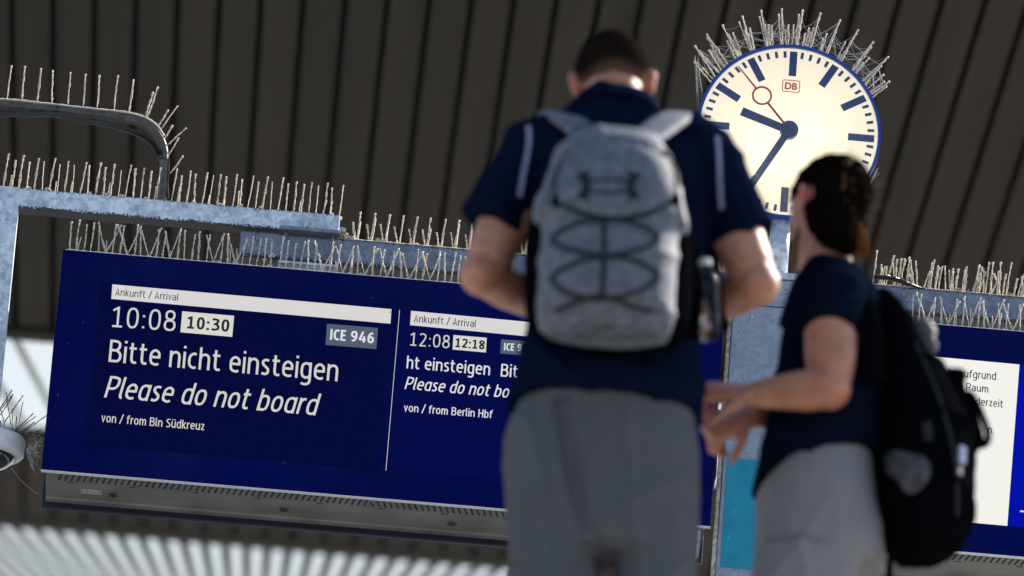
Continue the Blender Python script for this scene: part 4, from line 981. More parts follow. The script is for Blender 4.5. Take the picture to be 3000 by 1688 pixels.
# ================================================================== PEOPLE
X_, Y_, Z_ = Vector((1, 0, 0)), Vector((0, 1, 0)), Vector((0, 0, 1))
def oriented_ball(bm, c, r, M_, u=18, v=12): return ball(bm, c, r, u, v, M_)
def head_shape(bm, c, M_, s=1.0):         # M_ columns: right, facing, up
    W_ = lambda p: Vector(c) + M_ @ (Vector(p) * s)
    ball(bm, W_((0, -0.012, 0.03)), Vector((0.075, 0.096, 0.090)) * s, 24, 16, M_)
    rows = [(0.04, 0.062, 0.005, 0.085), (0.0, 0.066, 0.015, 0.076), (-0.04, 0.060, 0.03, 0.062), (-0.075, 0.050, 0.045, 0.048), (-0.10, 0.036, 0.058, 0.034), (-0.115, 0.02, 0.064, 0.02)]
    ring_loft(bm, [ell(W_((0, y, z)), M_ @ Vector((w_ * s, 0, 0)), M_ @ Vector((0, d * s, 0)), 20) for z, w_, y, d in rows])
    tube(bm, [W_((0, 0.088, 0.028)), W_((0, 0.104, -0.008)), W_((0, 0.108, -0.022)), W_((0, 0.09, -0.034))], [0.008 * s, 0.012 * s, 0.016 * s, 0.010 * s], 10)
    tube(bm, [W_((-0.05, 0.07, 0.042)), W_((0, 0.087, 0.047)), W_((0.05, 0.07, 0.042))], [0.009 * s, 0.011 * s, 0.009 * s], 8)
    for sy, z in ((0.094, -0.058), (0.092, -0.068)): tube(bm, [W_((-0.022, sy - 0.01, z)), W_((0, sy, z)), W_((0.022, sy - 0.01, z))], [0.004 * s, 0.007 * s, 0.004 * s], 8)
    for q in (-1, 1):
        R_ = M_ @ Matrix.Rotation(-0.35 * q, 3, 'Z')
        pts = [W_((q * 0.078, -0.006, -0.032)), W_((q * 0.083, -0.014, -0.01)), W_((q * 0.088, -0.02, 0.015)), W_((q * 0.085, -0.012, 0.03)), W_((q * 0.078, 0.0, 0.022))]
        tube(bm, smoothline(pts, 4), [0.0075 * s] * (4 * 4 + 1), 8)
        ball(bm, W_((q * 0.079, -0.008, 0.0)), Vector((0.006, 0.016, 0.026)) * s, 10, 8, R_)
def eyes(parent, c, M_, s=1.0):
    for q in (-1, 1):
        p = Vector(c) + M_ @ (Vector((q * 0.031, 0.076, 0.02)) * s); bm = bmesh.new(); ball(bm, p, 0.0125 * s, 12, 8)
        mesh_obj('eye', bm, EYE, parent, origin=p, smooth=True)
def hand_shape(bm, wrist, d, nrm, side, curl=0.5, s=1.0, point=None):
    """palm and five fingers; d = wrist to knuckles, nrm = out of the back of the hand, side = +1 or -1 for the thumb side"""
    d = Vector(d).normalized(); nrm = (Vector(nrm) - d * Vector(nrm).dot(d)).normalized(); lat = d.cross(nrm).normalized() * side
    w_ = Vector(wrist)
    ring_loft(bm, [ell(w_ + d * t * s + nrm * o_ * s, lat * a_ * s, nrm * b_ * s, 14, 2.6) for t, a_, b_, o_ in ((-0.02, 0.027, 0.021, 0), (0.01, 0.028, 0.019, 0), (0.045, 0.039, 0.0165, 0.002), (0.085, 0.042, 0.014, 0.004), (0.098, 0.038, 0.011, 0.004))])
    for k, (off_, ln, r_) in enumerate(((0.031, 0.072, 0.0092), (0.0105, 0.080, 0.0095), (-0.0105, 0.074, 0.009), (-0.030, 0.058, 0.008))):
        p = w_ + (d * (0.09 - 0.004 * abs(k - 1)) + lat * off_ + nrm * 0.003) * s
        a_ = 0.0; cu = curl * (1 + 0.12 * k)
        if point is not None and k in point: cu = 0.12
        pts = [p - d * 0.02 * s, p]; dr = (d + lat * (off_ * 2.2)).normalized()
        for f in (0.45, 0.30, 0.25):
            a_ += cu * (0.9 if f == 0.45 else 1.05)
            v = dr * math.cos(a_) - nrm * math.sin(a_)
            p = p + v * ln * f * s; pts.append(p)
        tube(bm, pts, [r_ * s, r_ * 1.02 * s, r_ * 0.95 * s, r_ * 0.86 * s, r_ * 0.66 * s], 10)
    p = w_ + (d * 0.022 + lat * 0.026) * s
    v1 = (d * 0.62 + lat * 0.62 - nrm * 0.35).normalized(); v2 = (d * 0.9 + lat * 0.15 - nrm * (0.25 + curl * 0.4)).normalized()
    tube(bm, [p - v1 * 0.015 * s, p + v1 * 0.02 * s, p + v1 * 0.045 * s, p + (v1 * 0.045 + v2 * 0.028) * s, p + (v1 * 0.045 + v2 * 0.05) * s], [0.014 * s, 0.0135 * s, 0.0105 * s, 0.0095 * s, 0.007 * s], 10)
def rows_px(rows, Y, e=2.4):              # (y, xl, xr, depth half, dY) in 2576 px -> ellipse rings
    out = []
    for y, xl, xr, dep, dY in rows:
        a, b = P(xl, y, Y + dY), P(xr, y, Y + dY); c = (a + b) / 2; out.append(ell(c, Vector(((b.x - a.x) / 2, 0, 0)), Y_ * dep, 28, e))
    return out
def crease(bm, amp, freq, seed, dirv=(1, 0, 0.6), ztop=None):
    bm.normal_update(); dv = Vector(dirv).normalized()
    for v in bm.verts:
        p = v.co
        q = Vector((p.x * 2.2, p.y * 2.2, p.z * 1.2)) + Vector((seed, 0, 0))
        wob = noise.noise(q) * 1.3
        t = p.dot(dv) * freq + wob * 3
        h = 1.35 * (1 - abs(math.sin(t))) ** 2.6 - 0.33
        k = max(0.0, noise.noise(q * 1.7 + Vector((5, 3, 1))) + 0.45)
        if ztop is not None: k *= max(0.0, min(1.0, (ztop - p.z) / 0.12))
        v.co = p + v.normal * amp * h * k
def bvh_of(o):
    bm = bmesh.new(); bm.from_mesh(o.data); off = Vector((0, 0, 0)); p = o
    while p is not None: off += p.location; p = p.parent
    bmesh.ops.translate(bm, verts=bm.verts, vec=off); t = BVHTree.FromBMesh(bm); bm.free(); return t
def onto(bv, x, y, lift=0.002):           # 2576 px point dropped on a real surface
    d = ray(x * K, y * K); h = bv.ray_cast(CAM, d)
    return (h[0] + h[1] * lift, h[1]) if h[0] is not None else (None, None)
def strap(name, bv, pts, width, m, parent, th=0.003, lift=0.001, k=8):
    """band lying on a surface along photo points; width in metres"""
    line = []
    for q in smoothline([(x, y, 0) for x, y in pts], k):
        h, n_ = onto(bv, q.x, q.y, lift)
        if h is not None: line.append((h, n_))
    if len(line) < 3: return None
    for _ in range(2):
        line = [(sum((line[j][0] for j in (max(i - 1, 0), i, min(i + 1, len(line) - 1))), Vector((0, 0, 0))) / 3, line[i][1]) for i in range(len(line))]
    bm = bmesh.new(); rings = []
    for i, (p, n_) in enumerate(line):
        t = (line[min(i + 1, len(line) - 1)][0] - line[max(i - 1, 0)][0]).normalized(); l_ = t.cross(n_).normalized(); n2 = l_.cross(t).normalized()
        if n2.dot(n_) < 0: n2 = -n2
        rings.append([p - l_ * width / 2 - n2 * th * 0.3, p + l_ * width / 2 - n2 * th * 0.3, p + l_ * width / 2 * 0.9 + n2 * th, p - l_ * width / 2 * 0.9 + n2 * th])
    ring_loft(bm, rings); return mesh_obj(name, bm, m, parent, origin=line[0][0], smooth=False)

# ---------------------------------------------------------------- tall man
YM = 16.4
base = P(1520, 1449, YM); mx = base.x
man = thing('person', 'tall broad person with buzz cut hair in navy polo and grey trousers, seen from behind', 'person', (mx, YM, 0))
hc = P(1541, 222, YM + 0.03)
Mh = Matrix.Rotation(math.radians(-7), 3, 'Y') @ Matrix.Rotation(math.radians(-27), 3, 'X') 
HS = 1.05
bm = bmesh.new(); head_shape(bm, hc, Mh, HS)
nb = P(1540, 300, YM - 0.01)
tube(bm, [hc + Vector((0, -0.03, 0.0)), P(1541, 250, YM - 0.005), nb, P(1540, 350, YM)], [0.062, 0.066, 0.075, 0.10], 20)
# trunk core and arms
ring_loft(bm, rows_px([(330, 1420, 1690, .08, 0), (370, 1360, 1750, .10, 0), (460, 1345, 1775, .12, 0), (700, 1350, 1745, .12, 0), (900, 1340, 1730, .115, 0), (1050, 1325, 1715, .11, 0), (1180, 1325, 1715, .105, 0)], YM))
ang = lambda p, q: (Vector(q) - Vector(p))
Ls, Le, Lw = P(1352, 385, YM), P(1212, 690, YM - 0.03), P(1415, 795, YM + 0.24)
Rs, Re, Rw = P(1765, 385, YM), P(1903, 715, YM - 0.03), P(1712, 800, YM + 0.24)
def arm(bm, s_, e_, w_, k=1.0):
    m1 = s_.lerp(e_, 0.5); f1 = e_.lerp(w_, 0.3); f2 = e_.lerp(w_, 0.7)
    line = [s_, s_.lerp(e_, 0.3), s_.lerp(e_, 0.62), s_.lerp(e_, 0.86), e_, f1, f2, w_]
    tube(bm, line, [0.066 * k, 0.062 * k, 0.058 * k, 0.051 * k, 0.049 * k, 0.048 * k, 0.038 * k, 0.029 * k], 18)
    ball(bm, e_, 0.049 * k, 14, 10)
arm(bm, Ls, Le, Lw, 1.02); arm(bm, Rs, Re, Rw, 1.06)
hand_shape(bm, Lw, (0.65, 0.65, 0.1), (-0.2, 0.1, 1), -1, 0.5); hand_shape(bm, Rw, (-0.65, 0.65, 0.1), (0.2, 0.1, 1), 1, 0.5)
# legs to the platform
LH, RH = P(1405, 1130, YM), P(1640, 1130, YM)
LKn, RKn = Vector((LH.x - 0.0, YM + 0.01, 0.5)), Vector((RH.x + 0.0, YM + 0.01, 0.5))
LA, RA = Vector((LH.x - 0.02, YM - 0.03, 0.08)), Vector((RH.x + 0.02, YM - 0.03, 0.08))
for h, kn, an in ((LH, LKn, LA), (RH, RKn, RA)):
    tube(bm, [h, h.lerp(kn, 0.5), kn, kn.lerp(an, 0.35), an, an - Z_ * 0.03], [0.088, 0.078, 0.062, 0.06, 0.042, 0.045], 18)
bm = remesh(bm, 0.0055, 5)
body = mesh_obj('body', bm, SKIN, man, smooth=True, origin=hc)
flush_glow(body, [(hc + Mh @ (Vector((q * 0.088, -0.01, 0.0)) * HS), 0.028, 1.0) for q in (-1, 1)] + [(Le, 0.06, 0.35), (Re, 0.06, 0.35)])
eyes(body, hc, Mh, HS)
# buzz hair cap
bm = bmesh.new(); ball(bm, hc + Mh @ (Vector((0, -0.012, 0.03)) * HS), Vector((0.0785, 0.0995, 0.0935)) * HS, 48, 32, Mh)
dele = []
for v in bm.verts:
    p = Mh.transposed() @ (v.co - hc) / HS
    lim = -0.052 + 0.010 * math.cos(p.x * 60) if p.y < -0.055 else (-0.052 + (p.y + 0.055) / 0.05 * 0.05 if p.y < -0.005 else (0.0 + (p.y + 0.005) * 1.1))
    lim += 0.004 * noise.noise(p * 80)
    if p.z < lim: dele.append(v)
bmesh.ops.delete(bm, geom=dele, context='VERTS')
for v in bm.verts: v.co += v.normal * 0.0012 * noise.noise(v.co * 160)
fade = []
for v in bm.verts:
    p = Mh.transposed() @ (v.co - hc) / HS
    lim = -0.052 if p.y < -0.055 else (-0.052 + (p.y + 0.055) if p.y < -0.005 else (0.0 + (p.y + 0.005) * 1.1))
    fade.append(max(0.0, min(1.0, (p.z - lim) / 0.042)))
hair = mesh_obj('hair', bm, BUZZ, man, smooth=True, origin=hc)
fa = hair.data.attributes.new('fade', 'FLOAT', 'POINT')
for i, f_ in enumerate(fade): fa.data[i].value = f_
n_, l_, bb_ = nodes(BUZZ); src = bb_.inputs['Base Color'].links[0].from_socket
a_ = n_.new('ShaderNodeAttribute'); a_.attribute_name = 'fade'; x_ = n_.new('ShaderNodeMixRGB'); x_.inputs[1].default_value = (0.26, 0.14, 0.095, 1)
l_.new(a_.outputs['Fac'], x_.inputs[0]); l_.new(src, x_.inputs[2]); l_.new(x_.outputs[0], bb_.inputs['Base Color'])
# polo: trunk, sleeves and collar fused
bm = bmesh.new()
ring_loft(bm, rows_px([(285, 1452, 1668, .085, 0.0), (303, 1412, 1700, .095, 0), (330, 1362, 1742, .11, 0), (370, 1330, 1775, .125, 0), (440, 1322, 1792, .135, 0), (560, 1326, 1790, .145, 0), (700, 1330, 1778, .145, 0), (850, 1318, 1770, .15, 0), (950, 1296, 1768, .155, 0), (1010, 1278, 1766, .16, 0), (1040, 1272, 1764, .16, 0)], YM))
Lh, Rh = P(1236, 568, YM - 0.02), P(1872, 600, YM - 0.02)
tube(bm, [P(1400, 350, YM), Ls, Ls.lerp(Lh, 0.5), Lh], [0.075, 0.083, 0.080, 0.075], 22)
tube(bm, [P(1710, 350, YM), Rs, Rs.lerp(Rh, 0.5), Rh], [0.075, 0.083, 0.081, 0.077], 22)
tube(bm, [P(1550, 305, YM - 0.005), P(1552, 288, YM), P(1550, 265, YM + 0.006)], [0.116, 0.102, 0.088], 24)
bm = remesh(bm, 0.006, 8)
hz = P(1520, 1005, YM).z
bm.normal_update()
for v in bm.verts:
    if v.co.z < hz + 0.03 and abs(v.normal.z) < 0.6:
        v.co.z += 0.022 * math.cos((v.co.x - mx) * 9) + 0.008 * noise.noise(v.co * 9)
crease(bm, 0.015, 20, 2.0, (0.8, 0, 0.7)); crease(bm, 0.011, 15, 9.0, (-0.5, 0.2, 0.8))
polo = mesh_obj('polo_shirt', bm, POLO, man, smooth=True, origin=hc)
bv = bvh_of(polo)
strap('shoulder_piping', bv, [(1330, 318), (1331, 350), (1327, 385), (1316, 440), (1306, 498)], 0.0105, PIPING, polo)
strap('shoulder_piping', bv, [(1804, 345), (1807, 375), (1809, 415), (1812, 465), (1816, 530)], 0.0105, PIPING, polo)
# trousers
bm = bmesh.new()
ring_loft(bm, rows_px([(960, 1325, 1728, .13, 0), (1010, 1308, 1740, .14, 0), (1060, 1290, 1752, .15, 0), (1130, 1266, 1762, .158, 0), (1230, 1264, 1764, .152, 0), (1330, 1268, 1758, .145, 0), (1395, 1285, 1745, .13, 0), (1418, 1330, 1710, .10, 0)], YM))
for (xa, xb, kn, an, sg) in ((1268, 1518, LKn, LA, -1), (1522, 1762, RKn, RA, 1)):
    a_, b_ = P(xa, 1300, YM), P(xb, 1300, YM); c = (a_ + b_) / 2; r = (b_.x - a_.x) / 2
    a2, b2 = P(xa + 14, 1449, YM), P(xb - 8, 1449, YM); c2 = (a2 + b2) / 2; r2 = (b2.x - a2.x) / 2
    ring_loft(bm, [ell(c, X_ * r, Y_ * 0.13, 22), ell(c2, X_ * r2, Y_ * 0.115, 22), ell(Vector((c2.x, YM, 0.45)), X_ * 0.088, Y_ * 0.092, 22), ell(Vector((an.x, YM - 0.01, 0.25)), X_ * 0.075, Y_ * 0.085, 22), ell(Vector((an.x, YM - 0.02, 0.07)), X_ * 0.068, Y_ * 0.08, 22)])
bm = remesh(bm, 0.006, 6)
crease(bm, 0.016, 24, 7.0, (1, 0, 0.16), hz); crease(bm, 0.010, 20, 14.0, (-0.8, 0.1, 0.45), hz - 0.05)
for v in bm.verts:                        # seat seam running down between the legs
    q = (v.co - CAM); sx_ = q.dot(RT) / q.dot(fw) * F / K + 1288; sy_ = 724 - q.dot(UP) / q.dot(fw) * F / K
    if 1000 < sy_ < 1460 and v.co.y < YM:
        xs = 1415 + (sy_ - 1000) * 0.25 - 18 * math.sin((sy_ - 1000) / 450 * PI)
        v.co.y += 0.024 * math.exp(-((sx_ - xs) / 24) ** 2)
trou = mesh_obj('trousers', bm, TROU, man, smooth=True, origin=hc)
for an in (LA, RA):
    bm = bmesh.new(); c = Vector((an.x, YM + 0.03, 0.012))
    ring_loft(bm, [ell(c + Vector((0, 0.03, z)), X_ * a_, Y_ * b_, 22, 2.6) for z, a_, b_ in ((-0.011, 0.05, 0.14), (0.015, 0.052, 0.145), (0.045, 0.048, 0.13), (0.075, 0.042, 0.09))])
    mesh_obj('shoe', bm, SHOE, man, smooth=True, origin=c)

# grey backpack
YBk = 16.12
bag = thing('backpack', 'light grey laced backpack worn on the back of the tall person', 'backpack', (mx, YBk, P(1525, 880, YBk).z))
bm = bmesh.new()
ring_loft(bm, rows_px([(335, 1452, 1640, .05, .1), (350, 1432, 1660, .09, .07), (400, 1404, 1692, .11, .05), (470, 1372, 1714, .125, .04), (560, 1340, 1735, .13, .04), (640, 1318, 1744, .13, .04), (760, 1316, 1742, .13, .04), (815, 1322, 1730, .13, .045), (851, 1350, 1702, .09, .055)], YBk, 2.8))
bm = remesh(bm, 0.006, 10); bbody = mesh_obj('main_body', bm, BAGK, bag, smooth=True, origin=(mx, YBk, 2))
bm = bmesh.new()
ring_loft(bm, rows_px([(338, 1452, 1640, .05, .04), (356, 1430, 1662, .10, .02), (391, 1402, 1684, .125, 0), (469, 1368, 1710, .14, -.01), (547, 1342, 1732, .15, -.015), (574, 1336, 1736, .152, -.018), (590, 1352, 1712, .155, -.02), (620, 1354, 1706, .156, -.02), (720, 1348, 1704, .16, -.02), (795, 1345, 1698, .155, -.015), (824, 1352, 1692, .128, -.01), (845, 1384, 1660, .075, -.03)], YBk, 2.7))
bm = remesh(bm, 0.0055, 6); crease(bm, 0.006, 24, 3.3, (0.3, 0, 1)); crease(bm, 0.005, 30, 6.3, (1, 0, 0.3))
front = mesh_obj('front_panel', bm, BAGG, bag, smooth=True, origin=(mx, YBk, 2))
bv = bvh_of(front)
# raised upper pocket
pk = [(1408, 505), (1404, 470), (1420, 420), (1452, 385), (1500, 368), (1545, 364), (1595, 368), (1650, 388), (1682, 425), (1692, 470), (1684, 505), (1640, 530), (1580, 545), (1530, 548), (1470, 535), (1420, 515)]
cen = (1546, 455); bm = bmesh.new(); rings = []
for f, lf in ((1.0, -0.004), (0.985, 0.008), (0.94, 0.014), (0.7, 0.018), (0.35, 0.02), (0.05, 0.02)):
    ring = []
    for x, y in [(q.x, q.y) for q in smoothline([(a, b, 0) for a, b in pk + pk[:1]], 4)[:-1]]:
        h, n_ = onto(bv, cen[0] + (x - cen[0]) * f, cen[1] + (y - cen[1]) * f, lf); ring.append(h if h is not None else ring[-1])
    rings.append(ring)
ring_loft(bm, rings); pocket = mesh_obj('upper_pocket', bm, BAGG, bag, smooth=True, origin=rings[0][0])
bvp = bvh_of(pocket)
strap('pocket_trim', bv, [(1398, 500), (1420, 517), (1470, 539), (1530, 552), (1580, 549), (1640, 534), (1690, 502)], 0.011, CORD, bag, lift=0.004)
strap('pocket_trim', bv, [(1690, 500), (1700, 460), (1692, 410), (1668, 382)], 0.010, CORD, bag, lift=0.004)
strap('pocket_trim', bv, [(1398, 500), (1396, 460), (1414, 408)], 0.006, PATCH, bag, lift=0.004)
for (x, y) in ((1404, 508), (1694, 505)):
    h, n_ = onto(bv, x, y, 0.006); bm = bmesh.new(); ball(bm, h, (0.012, 0.006, 0.014)); mesh_obj('lace_loop', bm, BAGK, bag, origin=h, smooth=True)
# lacing: centre webbing, two oval loops, two trailing ends
Z8 = lambda x, y: ((1400 + x / 2.229) / K, (600 + y / 2.229) / K)
strap('centre_webbing', bv, [Z8(828, 80), Z8(826, 200), Z8(822, 330), Z8(815, 480), Z8(812, 625)], 0.011, LACE, bag, lift=0.004)
strap('lace_cord', bv, [Z8(*p) for p in ((820, 102), (690, 115), (560, 165), (492, 225), (545, 275), (690, 318), (820, 332))], 0.0095, LACE, bag, lift=0.003)
strap('lace_cord', bv, [Z8(*p) for p in ((820, 102), (960, 108), (1090, 150), (1168, 215), (1120, 270), (960, 318), (820, 332))], 0.009, LACE, bag, lift=0.003)
strap('lace_cord', bv, [Z8(*p) for p in ((820, 345), (690, 365), (560, 415), (490, 485), (545, 555), (690, 600), (815, 612))], 0.0095, LACE, bag, lift=0.003)
strap('lace_cord', bv, [Z8(*p) for p in ((820, 345), (960, 352), (1090, 395), (1172, 462), (1120, 530), (960, 590), (815, 612))], 0.009, LACE, bag, lift=0.003)
strap('lace_cord', bv, [Z8(*p) for p in ((815, 590), (700, 610), (600, 650), (500, 695))], 0.0095, LACE, bag, lift=0.003)
strap('lace_cord', bv, [Z8(*p) for p in ((815, 590), (920, 625), (1030, 665), (1150, 695))], 0.0095, LACE, bag, lift=0.003)
strap('seam', bv, [(1436, 372), (1405, 420), (1376, 490), (1354, 575)], 0.006, PATCH, bag, th=0.002, lift=0.001)
strap('seam', bv, [(1668, 372), (1690, 420), (1706, 490), (1722, 572)], 0.006, PATCH, bag, th=0.002, lift=0.001)
strap('seam', bv, [(1366, 836), (1440, 846), (1530, 849), (1610, 845), (1680, 834)], 0.005, PATCH, bag, th=0.002, lift=0.001)
strap('fabric_label', bv, [Z8(745, 803), Z8(820, 806), Z8(895, 800)], 0.014, PATCH, bag, lift=0.002)
# emblem on the pocket: two facing bows with flared ends that interlock
def bow(sign):
    bm = bmesh.new(); pts = []
    for i in range(33):
        t = -1 + 2 * i / 32; ax = abs(t)
        x = 1531 + (58 * math.sin(t * PI / 2) + 6 * t ** 3 * (ax > 0.6))
        yc = 469 + sign * (17 * (1 - ax ** 2.2) - 22 * max(0, ax - 0.62) / 0.38 * 1.15 - (9 if ax > 0.62 else 0) * (ax - 0.62) / 0.38)
        pts.append((x, yc, 7 + 25 * max(0.0, ax - 0.5) / 0.5))
    prev = None
    for i, (x, y, wd) in enumerate(pts):
        x2, y2, _ = pts[min(i + 1, 32)]; x1, y1_, _ = pts[max(i - 1, 0)]
        d = Vector((x2 - x1, y2 - y1_)); d.normalize(); n_ = Vector((-d.y, d.x))
        a_, _n = onto(bvp, x + n_.x * wd / 2, y + n_.y * wd / 2, 0.0018 + 0.0004 * sign); b_, _n = onto(bvp, x - n_.x * wd / 2, y - n_.y * wd / 2, 0.0018 + 0.0004 * sign)
        if a_ is None or b_ is None: prev = None; continue
        cur = (bm.verts.new(a_), bm.verts.new(b_))
        if prev: bm.faces.new((prev[0], prev[1], cur[1], cur[0]))
        prev = cur
    return bm
bm = bow(1); b2 = bow(-1); m_t = bpy.data.meshes.new('t'); b2.to_mesh(m_t); b2.free(); bm.from_mesh(m_t); bpy.data.meshes.remove(m_t)
mesh_obj('emblem', bm, CORD, pocket, origin=P(1531, 469, YBk - 0.15))
# haul loop and shoulder straps
bm = bmesh.new(); tube(bm, smoothline([P(1500, 345, YBk + 0.06), P(1520, 333, YBk + 0.03), P(1548, 330, YBk + 0.02), P(1575, 333, YBk + 0.03), P(1598, 345, YBk + 0.06)], 5), 0.008, 10)
ball(bm, P(1546, 338, YBk), (0.02, 0.012, 0.016)); mesh_obj('haul_loop', bm, BAGK, bag, smooth=True, origin=P(1546, 338, YBk))
bvs = bvh_of(polo)
def shoulder(pts, wd):
    bm = bmesh.new(); rings = []
    line = smoothline(pts, 6)
    for i, p in enumerate(line):
        t = (line[min(i + 1, len(line) - 1)] - line[max(i - 1, 0)]).normalized(); l_ = (X_ - t * t.x).normalized(); n_ = l_.cross(t).normalized()
        rings.append(ell(p, l_ * wd / 2, n_ * 0.011, 14, 3))
    ring_loft(bm, rings); return mesh_obj('shoulder_strap', bm, BAGG, bag, smooth=True, origin=pts[0])
shoulder([P(1512, 365, YBk + 0.02), P(1470, 332, YBk + 0.10), P(1425, 300, YBk + 0.19), P(1400, 291, YBk + 0.27), P(1385, 305, YBk + 0.36), P(1375, 370, YBk + 0.42), P(1375, 520, YBk + 0.44)], 0.075)
shoulder([P(1590, 365, YBk + 0.02), P(1640, 335, YBk + 0.10), P(1686, 303, YBk + 0.19), P(1712, 293, YBk + 0.27), P(1730, 310, YBk + 0.36), P(1740, 370, YBk + 0.42), P(1740, 520, YBk + 0.44)], 0.075)
bm = bmesh.new(); tube(bm, smoothline([P(1708, 560, YBk + 0.1), P(1738, 640, YBk + 0.12), P(1752, 760, YBk + 0.12), P(1742, 850, YBk + 0.12)], 5), [0.012] * 16, 10, flat=1.5)
mesh_obj('side_pocket', bm, BAGK, bag, smooth=True, origin=P(1740, 700, YBk + 0.1))
bm = bmesh.new(); tube(bm, smoothline([P(1792, 640, YM - 0.02), P(1802, 700, YM - 0.05), P(1808, 770, YM - 0.06), P(1822, 828, YM - 0.02)], 5), [0.012] * 16, 10, flat=1.2)
mesh_obj('hanging_strap', bm, BAGK, bag, smooth=True, origin=P(1802, 700, YM - 0.05))
# water bottle in the side pocket
bt0 = P(1778, 850, YBk + 0.12); bt1 = P(1772, 655, YBk + 0.12)
bot = thing('water_bottle', 'clear plastic water bottle standing in the side pocket of the grey backpack', 'bottle', bt0)
bm = bmesh.new(); ax = (bt1 - bt0); Lb = ax.length; ax.normalize(); ex = (X_ - ax * ax.x).normalized(); ey = ax.cross(ex)
prof = [(0.0, 0.001), (0.0, 0.026), (0.01, 0.03), (0.05, 0.031), (0.055, 0.0285), (0.06, 0.031), (0.09, 0.031), (0.095, 0.0285), (0.1, 0.031), (Lb * .72, 0.031), (Lb * .82, 0.024), (Lb * .9, 0.013), (Lb * .93, 0.012)]
ring_loft(bm, [ell(bt0 + ax * h, ex * r, ey * r, 24) for h, r in prof]); mesh_obj('bottle_body', bm, BOTTLE, bot, smooth=True, origin=bt0)
bm = bmesh.new(); ring_loft(bm, [ell(bt0 + ax * h, ex * r, ey * r, 24) for h, r in ((Lb * .93, 0.0145), (Lb * 1.0, 0.0145), (Lb * 1.01, 0.012))]); mesh_obj('bottle_cap', bm, WHITEP, bot, smooth=False, origin=bt0)

# ---------------------------------------------------------------- ponytailed person
YW = 16.7
pw = P(2060, 1449, YW)
per = thing('person', 'person with dark tied-back hair in navy t-shirt and light grey shorts turning left', 'person', (pw.x, YW, 0))
hc2 = P(2080, 532, YW); HS2 = 0.99
Mz = Matrix.Rotation(math.radians(37), 3, 'Z') @ Matrix.Rotation(math.radians(-8), 3, 'X') @ Matrix.Rotation(math.radians(3), 3, 'Y')
bm = bmesh.new(); head_shape(bm, hc2, Mz, HS2)
tube(bm, [hc2 + Vector((0.01, -0.01, -0.03)), P(2070, 620, YW), P(2078, 690, YW), P(2100, 760, YW)], [0.058, 0.056, 0.066, 0.10], 20)
ring_loft(bm, rows_px([(740, 2030, 2200, .12, 0), (820, 2000, 2215, .14, 0), (950, 1985, 2200, .14, 0), (1100, 1955, 2190, .14, 0), (1200, 1950, 2185, .13, 0), (1260, 1965, 2175, .11, 0)], YW))
S2, E2, W2 = P(2092, 760, YW - 0.15), P(2088, 978, YW - 0.20), P(1892, 992, YW - 0.16)
arm(bm, S2, E2, W2, 0.98)
hand_shape(bm, W2, (-1, 0.05, -0.05), (0.1, -0.6, 0.8), -1, 0.98, 1.1, point=(0,))
S3, E3, W3 = P(2050, 770, YW + 0.16), P(1990, 1020, YW + 0.2), P(1880, 1050, YW - 0.03)
arm(bm, S3, E3, W3, 0.92)
hand_shape(bm, W3, (-0.62, -0.1, -0.42), (-0.35, -0.7, 0.55), -1, 1.15, 1.05)
K1, K2 = Vector((P(1990, 1300, YW).x - 0.02, YW - 0.08, 0.48)), Vector((P(2060, 1300, YW).x - 0.06, YW + 0.1, 0.48))
A1, A2 = Vector((K1.x + 0.02, YW - 0.08, 0.08)), Vector((K2.x + 0.08, YW + 0.1, 0.08))
for h, kn, an in ((P(2060, 1250, YW - 0.06), K1, A1), (P(2050, 1250, YW + 0.08), K2, A2)):
    tube(bm, [h, h.lerp(kn, 0.5), kn, kn.lerp(an, 0.35), an, an - Z_ * 0.03], [0.08, 0.072, 0.06, 0.058, 0.04, 0.044], 18)
bm = remesh(bm, 0.0052, 4)
body2 = mesh_obj('body', bm, SKIN, per, smooth=True, origin=hc2)
flush_glow(body2, [(hc2 + Mz @ (Vector((q * 0.088, -0.01, 0.0)) * HS2), 0.030, 1.0) for q in (-1, 1)] + [(E2, 0.06, 0.4), (W2 + Vector((-0.09, 0, 0)), 0.05, 0.4), (W3 + Vector((-0.06, 0, -0.05)), 0.06, 0.55)])
eyes(body2, hc2, Mz, HS2)
# hair: swept back shell, knot and tail
bm = bmesh.new(); s_ = HS2
ball(bm, hc2 + Mz @ (Vector((0, -0.016, 0.034)) * s_), Vector((0.083, 0.106, 0.098)) * s_, 48, 32, Mz)
dele = []
for v in bm.verts:
    p = Mz.transposed() @ (v.co - hc2) / s_
    lim = -0.062 if p.y < -0.06 else (-0.062 + (p.y + 0.06) / 0.05 * 0.078 if p.y < -0.01 else (0.018 + max(0.0, p.y - 0.05) * 1.6))
    if -0.030 < p.y < 0.016: lim = max(lim, 0.020)
    if p.z < lim + 0.004 * noise.noise(p * 70): dele.append(v)
bmesh.ops.delete(bm, geom=dele, context='VERTS')
bm.normal_update()
for v in bm.verts: v.co += v.normal * (0.005 * noise.noise(v.co * 40) + 0.0025 * noise.noise(v.co * 120))
hair2 = mesh_obj('hair', bm, HAIR, per, smooth=True, origin=hc2)
bm = bmesh.new()
tube(bm, [P(2075, 510, YW - 0.05), P(2092, 555, YW - 0.065), P(2112, 590, YW - 0.07), P(2130, 616, YW - 0.07), P(2142, 640, YW - 0.06)], [0.05, 0.058, 0.048, 0.030, 0.012], 18)
ball(bm, P(2138, 560, YW - 0.03), (0.036, 0.04, 0.05), 20, 14)
bm = remesh(bm, 0.005, 6)
for v in bm.verts: v.co += Vector((noise.noise(v.co * 60), noise.noise(v.co * 60 + Vector((9, 0, 0))), 0)) * 0.006
mesh_obj('hair_knot', bm, HAIR, hair2, smooth=True, origin=P(2128, 545, YW))
bm = bmesh.new()
